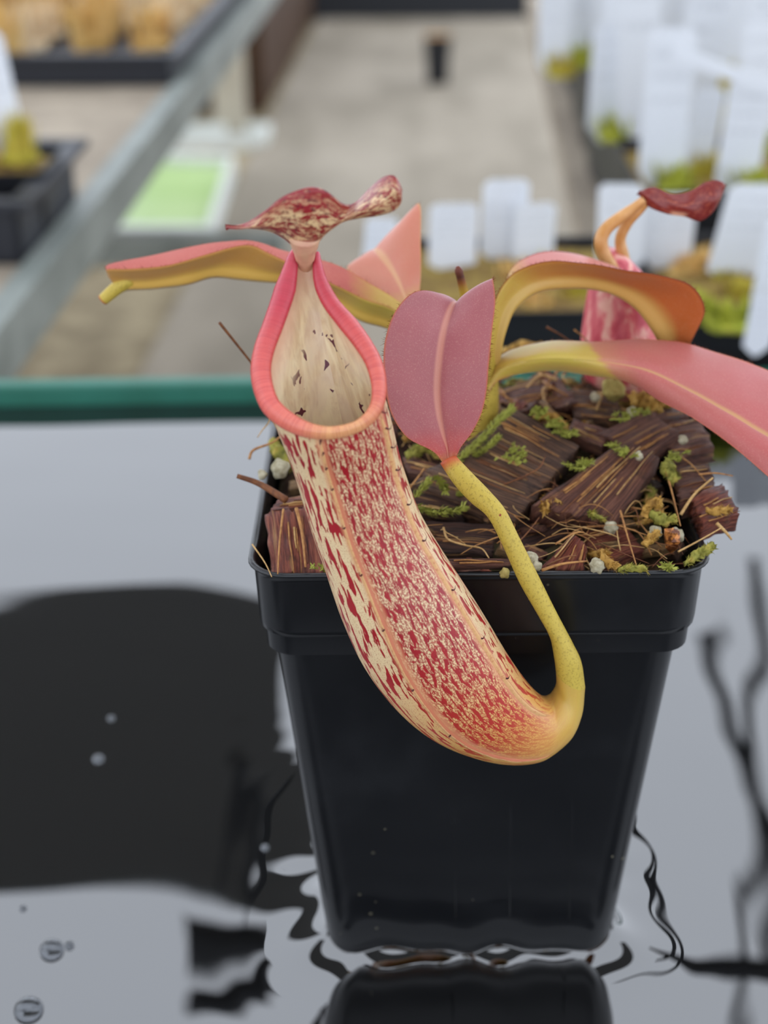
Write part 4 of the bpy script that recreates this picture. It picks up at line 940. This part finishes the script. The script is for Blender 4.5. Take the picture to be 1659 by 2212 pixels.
# ================================================================== BACKGROUND
M_wood = plain('bench_board', '#a79a88', .8, .2, '#8d8172', 25)
M_steel = plain('bench_steel', '#8d928c', .5, .5, '#6f756f', 20)
M_btray = plain('bench_tray_plastic', '#26282f', .5, .4)
M_dsoil = plain('pot_soil', '#8f7a3c', .9, .2, '#6b5230', 160, .6, .002)
M_label = None
k = NB('label_white', .45, .4); u = k.sep(k.uv())
rows = k.math('GREATER_THAN', k.math('SINE', k.math('MULTIPLY', u[1], 46.0)), .55)
ink = k.math('MULTIPLY', rows, k.step(k.noise(k.comb(k.math('MULTIPLY', u[0], 14.0), k.math('MULTIPLY', u[1], 60.0), k.math('MULTIPLY', k.rnd(), 50.0)), 1.0, 2), .5, .56))
zone = k.math('MULTIPLY', k.step(u[1], .45, .5), k.math('MULTIPLY', k.step(k.math('ABSOLUTE', k.math('SUBTRACT', u[0], .5)), .42, .36), .3))
k.color(k.mix(k.math('MULTIPLY', ink, zone), '#d6d9de', '#5a5d66')); M_label = k.m
# left bench
def AB(b, x0, x1, y0, y1, z0, z1):
    v = [aisle(x, y, z) for z in (z0, z1) for y in (y0, y1) for x in (x0, x1)]
    return b.add(v, [(0, 2, 3, 1), (4, 5, 7, 6), (0, 1, 5, 4), (2, 6, 7, 3), (0, 4, 6, 2), (1, 3, 7, 5)])
BZ = -24
lb = empty('greenhouse_bench', aisle(-700, 1800, FZ - 12), 'bench with grey board top and steel edge rail carrying black trays', 'bench')
AB(MB(), -1300, -232, 585, 3400, BZ - 18, BZ).build('bench_top', M_wood, lb, smooth=False)
AB(MB(), -232, -217, 585, 3400, BZ - 26, BZ + 4).build('edge_rail', M_steel, lb, smooth=False, label='grey steel edge rail')
for y in (620, 2950):
    AB(MB(), -1220, -1180, y, y + 45, FZ - 12, BZ - 18).build('leg', M_steel, lb, smooth=False)
AB(MB(), -1200, -240, 2000, 2040, -420, -380).build('cross_brace', M_steel, lb, smooth=False)
def open_tray(name, x0, x1, y0, y1, h, label):
    o = empty(name, aisle((x0 + x1) / 2, (y0 + y1) / 2, BZ), label, 'tray', 'black trays on the bench')
    AB(MB(), x0, x1, y0, y1, BZ, BZ + 3).build('tray_base', M_btray, o, smooth=False)
    for a in ((x0, x1, y0, y0 + 3), (x0, x1, y1 - 3, y1), (x0, x0 + 3, y0, y1), (x1 - 3, x1, y0, y1)):
        AB(MB(), *a, BZ, BZ + h).build('tray_side', M_btray, o, smooth=False)
    for a in ((x0 - 9, x1 + 9, y0 - 9, y0 + 3), (x0 - 9, x1 + 9, y1 - 3, y1 + 9), (x0 - 9, x0 + 3, y0, y1), (x1 - 3, x1 + 9, y0, y1)):
        AB(MB(), *a, BZ + h, BZ + h + 4).build('tray_lip', M_btray, o, smooth=False)
    return o
def to_aisle(p):
    c, q = math.cos(AZ), math.sin(AZ); dx, dy = p[0] - CAM[0], p[1] - CAM[1]; return c * dx - q * dy, q * dx + c * dy
bx, by = to_aisle(atz(384, 186, BZ)); bx = min(bx, -234.0); open_tray('seed_tray', bx - 560, bx, by, by + 900, 22, 'long black tray full of pale seedling pots on the bench')
TB = (bx, by)
cx_, cy_ = to_aisle(atz(120, 572, BZ)); cx_ = min(cx_, -234.0); open_tray('seed_tray', cx_ - 330, cx_, cy_, cy_ + 125, 32, 'deep black tray nearer the bench end')
TC = (cx_, cy_)
# seedling clumps: pale tan and yellow-green tufts
M_tuft = [plain('tuft_tan', '#ddb878', .8, .2, '#cfa55c', 120), plain('tuft_yellow', '#c9b04a', .8, .2, '#a9a23a', 120), plain('tuft_pale', '#ecdcbc', .8, .2, '#dcb888', 120), plain('tuft_green', '#9aa636', .8, .2, '#b9b548', 120)]
def tuft_mesh(r, h, n, seed):
    q = random.Random(seed); mb = MB()
    vv, ff = blob((0, 0, r * .2), r * .7, seed, .5, 12, 7, (1, 1, .45)); mb.add(vv, ff)
    for i in range(n):
        a = q.uniform(0, 6.28); rr = q.uniform(0, r * .7); L = h * q.uniform(.35, 1.1); lean = q.uniform(.02, .22); w_ = q.uniform(.04, .09) * r + .6
        p = np.array([rr * math.cos(a), rr * math.sin(a), 0]); o_ = np.array([math.cos(a), math.sin(a), 0]); s_ = np.array([-math.sin(a), math.cos(a), 0]) * w_
        m_ = p + o_ * L * lean * .4 + [0, 0, L * .6]; e = p + o_ * L * lean + [0, 0, L]
        mb.add([p - s_, p + s_, m_ + s_, m_ - s_, e], [(0, 1, 2, 3), (3, 2, 4)])
    return mb
tp = []
for i in range(4):
    tp.append(tuft_mesh(24, 40, 90, 20 + i).build('seedling_clump', M_tuft[i], label='x', cat='seedling'))
used = [False] * 4
def place_tuft(j, p, s, rz, label, group):
    if not used[j]: o = tp[j]; used[j] = True
    else: o = tp[j].copy(); col.objects.link(o)
    o.location = Vector(p) * S; o.scale = (s, s, s * rnd.uniform(.85, 1.15)); o.rotation_euler = (0, 0, rz); tag(o, label, 'seedling', group); return o
names = ['tan', 'yellow', 'pale straw-coloured', 'yellow-green']
ordn = ['first', 'second', 'third', 'fourth', 'fifth', 'sixth', 'seventh', 'eighth', 'ninth', 'tenth', 'eleventh', 'twelfth']
for iy in range(12):
    for ix in range(9):
        x = TB[0] - 34 - ix * 56 + rnd.uniform(-2, 2); y = TB[1] + 40 + iy * 66 + rnd.uniform(-4, 4)
        if iy == 0 and ix < 2: continue
        p = aisle(x, y, BZ + 4); q = proj(p)
        if q[0] < -380 or q[1] < -60: continue
        j = rnd.choice([0, 0, 2, 2, 2]) if iy > 1 else rnd.choice([1, 0, 0, 2])
        place_tuft(j, p, rnd.uniform(1.0, 1.1), rnd.uniform(0, 6.28), '%s seedling clump in the long tray, %s row, %s from the rail' % (names[j], ordn[iy], ordn[ix]), 'seedlings in the long tray')
def plant_label(base, w, h, lean_x, lean_y, rz, label, group=None, thick=.6):
    """a pointed plastic tag standing on its point; base in mm"""
    c, q = math.cos(rz), math.sin(rz); ex = np.array([c, q, 0.0]); ey = np.array([-q, c, 0.0])
    up = unit(np.array([0, 0, 1.0]) + ex * lean_x + ey * lean_y)
    prof = [(-.08, 0), (.08, 0), (.5, .16), (.5, .94), (.36, 1.0), (-.36, 1.0), (-.5, .94), (-.5, .16)]
    fr = [np.asarray(base) + ex * a * w + up * b_ * h for a, b_ in prof]; n_ = np.cross(ex, up) * thick
    bk = [p - n_ for p in fr]; n = len(prof)
    f = [tuple(range(n)), tuple(range(n, 2 * n))[::-1]] + [(i, i + n, (i + 1) % n + n, (i + 1) % n) for i in range(n)]
    uv = [(a + .5, b_) for a, b_ in prof] * 2
    return obj('plant_label', fr + bk, f, M_label, uv=uv, smooth=False, label=label, cat='plant label', group=group)
# pot with a tag in the nearer tray
M_bpot = plain('far_pot_plastic', '#17181c', .45, .4)
p0 = at(18, 400, aisle(TC[0] - 100, TC[1] + 60, 0)[1]); p0[2] = BZ + 4
nearpot = build_pot('small_pot', p0, 36, 27, 23, 8, M_bpot, 'small black pot in the deep tray with a yellowing seedling', 'pot', None, 0, M_dsoil)
place_tuft(1, p0 + [9, -4, 34], .6, .4, 'yellowing seedling in the small pot of the deep tray', None)
place_tuft(0, p0 + [-12, -4, 34], .55, 1.4, 'tan seedling in the small pot of the deep tray', None)
plant_label(p0 + [-2, 12, 30], 26, 75, -.12, .1, .05, 'white plant tag standing in the small pot of the deep tray')
# under the left bench: tub with green water, white crate, brown planter
M_tub = plain('tub_white', '#d5d8d2', .5, .4); M_gw = plain('green_water', '#9dbb72', .4, .4, '#adc685', 4)
def quad_box(name, px4, z0, z1, wall, m_wall, label, cat, fill=None):
    q = [atz(x, y, z1) for x, y in px4]; o = empty(name, np.mean(q, 0) * [1, 1, 0] + [0, 0, z0], label, cat); c = np.mean(q, 0)
    inn = [p + unit(c - p) * wall * 1.4 for p in q]
    for i in range(4):
        a, b_, a2, b2 = q[i], q[(i + 1) % 4], inn[i], inn[(i + 1) % 4]; lo = lambda p: np.array([p[0], p[1], z0])
        MB().add([lo(a), lo(b_), lo(b2), lo(a2), a, b_, b2, a2], [(3, 2, 1, 0), (4, 5, 6, 7), (0, 1, 5, 4), (1, 2, 6, 5), (2, 3, 7, 6), (3, 0, 4, 7)]).build('side', m_wall, o, smooth=False)
    fz = z1 - 22 if fill else z0 + 4
    MB().add([np.array([p[0], p[1], fz]) for p in inn] + [np.array([p[0], p[1], z0]) for p in inn], [(0, 1, 2, 3), (7, 6, 5, 4), (0, 4, 5, 1), (1, 5, 6, 2), (2, 6, 7, 3), (3, 7, 4, 0)]).build('contents', fill or m_wall, o, smooth=False, label='pale green liquid' if fill else None)
    return o
quad_box('floor_tub', [(205, 492), (455, 492), (505, 335), (300, 330)], FZ - 12, FZ + 50, 22, M_tub, 'white plastic tub of pale green water on the floor below the bench', 'tub', M_gw)
quad_box('floor_crate', [(330, 296), (575, 290), (585, 265), (390, 268)], FZ - 12, FZ + 30, 14, M_tub, 'white crate on the floor behind the tub', 'crate')
o = empty('planter_box', atz(560, 240, FZ), 'dark brown wooden planter standing beside the path', 'planter')
a = atz(532, 236, FZ); b_ = atz(572, 240, FZ); M_bw = plain('brown_wood', '#4a3120', .7, .25, '#36230f', 8)
ax, ay = to_aisle(b_)
for i in range(4):
    AB(MB(), ax - 420, ax, ay, ay + 2600, FZ + i * 152, FZ + 148 + i * 152).build('plank', M_bw, o, smooth=False)
bx2, by2 = to_aisle(atz(498, 300, FZ - 12))
AB(MB(), bx2 - 45, bx2 + 45, by2, by2 + 60, FZ - 12, FZ + 420).build('timber_post', plain('beige_post', '#b3aa97', .8, .2, '#989080', 6), smooth=False, label='pale timber post under the bench before the brown planter', cat='post')
AB(MB(), bx2 - 230, bx2 - 120, by2 + 40, by2 + 70, FZ - 12, FZ + 380).build('timber_board', plain('beige_board', '#9a9484', .8, .2, '#87806f', 6), smooth=False, label='dull beige board under the bench beside the pale post', cat='board')
# small pot on the path
p = atz(945, 178, FZ); fp = build_pot('path_pot', p, 150, 44, 33, 18, M_bpot, 'lone black pot standing on the concrete path', 'pot', None, 0, plain('dry_soil', '#b08a5c', .9, .2, '#8f6a44', 60))
# right: pots with tags behind the green rail, then the bench running away
BR = -66
rb = empty('greenhouse_bench', aisle(500, 1300, FZ), 'bench with grey board top crowded with tagged pots', 'bench')
AB(MB(), -30, 900, 565, 690, BR - 20, BR).build('bench_top', M_wood, rb, smooth=False)
AB(MB(), 78, 900, 690, 2000, BR - 20, BR).build('bench_top', M_wood, rb, smooth=False)
for y in (700, 1900):
    AB(MB(), 200, 245, y, y + 45, FZ, BR - 20).build('leg', M_steel, rb, smooth=False); AB(MB(), 820, 865, y, y + 45, FZ, BR - 20).build('leg', M_steel, rb, smooth=False)
proto = None
spots = [(42, 338, 'black pot of moss and husk behind the green rail, under the arched leaf', None), (143, 340, 'black pot of moss behind the green rail, beyond the rear pitcher', None), (244, 345, 'black pot behind the green rail, beyond the pink leaf', None)]
rown = ['path row', 'middle row', 'inner row']
for r_ in range(9):
    for c_ in range(3): spots.append((0, 0, 'black pot on the crowded bench, %s, %s from the green rail' % (rown[c_], ordn[r_]), (r_, c_)))
pots = []
for (x, y, lb_, rc) in spots:
    if rc: p = aisle(134 + rc[1] * 104, 790 + rc[0] * 106, BR)
    else: p = np.array([x, y, BR])
    q = proj(p + [-40, 0, 130])
    if q[0] > 1720 or (rc and q[1] < -330): continue
    if proto is None: proto = build_pot('nursery_pot', p, 95, 49, 38, 15, M_bpot, lb_, 'pot', 'pots with tags beyond the green rail', 0, M_dsoil); o = proto
    else: o = dup(proto, p, rnd.uniform(-.03, .03), label=lb_, cat='pot', group='pots with tags beyond the green rail')
    pots.append((p, rc))
TZ = BR + 92
# tags of the three nearest pots (measured one by one)
def tag_px(px, top, bot, wpx, Yp, lean, label, z0=None):
    b_ = at(px, bot, Yp); t_ = at(px, top, Yp); 
    if z0 is not None: b_ = np.array([b_[0], b_[1], z0])
    return plant_label(b_, wpx * px2mm(t_), np.linalg.norm(t_ - b_), lean, .0, rnd.uniform(-.15, .15), label)
tag_px(975, 440, 640, 105, 350, .03, 'white rounded plant tag between the salmon leaf and the young shoot', TZ - 2)
tag_px(1082, 388, 640, 100, 362, .04, 'tall white plant tag standing behind the young shoot', TZ - 2)
tag_px(1148, 440, 640, 90, 356, .03, 'white plant tag overlapping the tall one behind the arched leaf', TZ - 2)
tag_px(815, 470, 640, 70, 350, .1, 'white plant tag hidden behind the salmon leaf', TZ - 2)
tag_px(1335, 398, 640, 100, 345, -.03, 'white plant tag behind the rear pitcher collar', TZ - 2)
tag_px(1425, 420, 640, 120, 352, .05, 'wide white plant tag under the rear pitcher lid', TZ - 2)
tag_px(1570, 395, 680, 120, 330, .18, 'white plant tag leaning beyond the rear pitcher lid', TZ - 2)
tag_px(1648, 470, 800, 95, 300, .1, 'white plant tag between the leaning tag and the green rail', TZ - 4)
tag_px(1628, 640, 790, 60, 262, .1, 'narrow white plant tag low beside the green rail', 20)
clumps = ((1120, 620, 0, .55, 'under the arched leaf crown'), (1200, 610, 1, .6, 'in the middle of the arched leaf opening'), (1150, 668, 0, .5, 'low in the arched leaf opening'), (1255, 650, 1, .5, 'beside the rear pitcher wall'),
          (1500, 600, 0, .6, 'behind the arched leaf tip'), (1490, 690, 3, .6, 'just below the arched leaf tip'), (1570, 712, 3, .6, 'low beside the arched leaf tip'), (1560, 620, 1, .5, 'before the leaning tag'), (1625, 560, 3, .5, 'behind the leaning tag'), (1440, 560, 0, .5, 'under the wide tag'), (1610, 655, 1, .5, 'between the leaning tag and the rail'))
for i, (px, py, j, sc_, wh) in enumerate(clumps):
    o = place_tuft(j, atz(px, py, TZ - 3), sc_, i, names[j] + ' moss clump ' + wh, 'moss clumps in the pots behind the rail'); o.scale = (sc_, sc_, sc_ * .42)
for i, (p, rc) in enumerate(pots[3:]):
    wh = '%s pot from the rail, %s of the crowded bench' % (ordn[rc[0]], rown[rc[1]])
    for q in range(3 if rc[1] == 0 else 2):
        w, h = rnd.uniform(22, 30), rnd.uniform(90, 135)
        plant_label(p + [(-36, 2, 26)[q] + rnd.uniform(-6, 6), (-30, 8, -20)[q] + rnd.uniform(-5, 5), 84], w, h, rnd.uniform(-.2, .12), rnd.uniform(-.1, .1), rnd.uniform(-.3, .3), ('outer', 'central', 'inner')[q] + ' white tag in the ' + wh, 'white tags on the crowded bench')
    for q in range(2):
        j = rnd.choice([0, 1, 1, 3]); o = place_tuft(j, p + [(-24, 24)[q] + rnd.uniform(-6, 6), (20, -22)[q] + rnd.uniform(-4, 4), 88], .8, rnd.uniform(0, 6), names[j] + (' outer', ' inner')[q] + ' plant in the ' + wh, 'plants on the crowded bench'); o.scale = (.85, .85, rnd.uniform(.4, .7))
# tags read singly off the crowded bench edge
for (px, top, bot, w, Yp, ln, lb_) in ((1192, -60, 160, 66, 770, .0, 'bright white tag hanging over the path side of the crowded bench'), (1300, 55, 300, 72, 590, .02, 'tall white tag at the path side of the crowded bench'),
        (1425, 60, 400, 104, 480, .02, 'widest white tag at the crowded bench corner towards the rail'), (1498, 190, 400, 66, 500, .1, 'white tag beside the widest one'), (1588, 170, 400, 96, 470, .06, 'broad white tag behind the leaning tag'),
        (1640, 40, 330, 90, 540, -.05, 'broad white tag among the tan plants of the crowded bench'), (1350, -40, 160, 80, 640, .0, 'white tag behind the tall one'), (1235, -80, 100, 70, 800, .05, 'white tag on the path side behind the hanging one')):
    tag_px(px, top, bot, w, Yp, ln, lb_, TZ - 6)
    bb = at(px, bot, Yp); o = place_tuft(rnd.choice([1, 3]), np.array([bb[0] + 6, bb[1] - 6, TZ - 4]), .6, px, 'yellow-green moss at the foot of the ' + lb_.split(' of the')[0].split(' at the')[0].split(' hanging')[0], None); o.scale = (.6, .6, .4)
a_, b_ = at(1452, 112, 455), at(1700, 200, 440)
MB().beam(a_, b_, 1.2, 6.5).build('plant_label', M_label, smooth=False, label='long white tag lying nearly flat across the bench corner tags', cat='plant label')
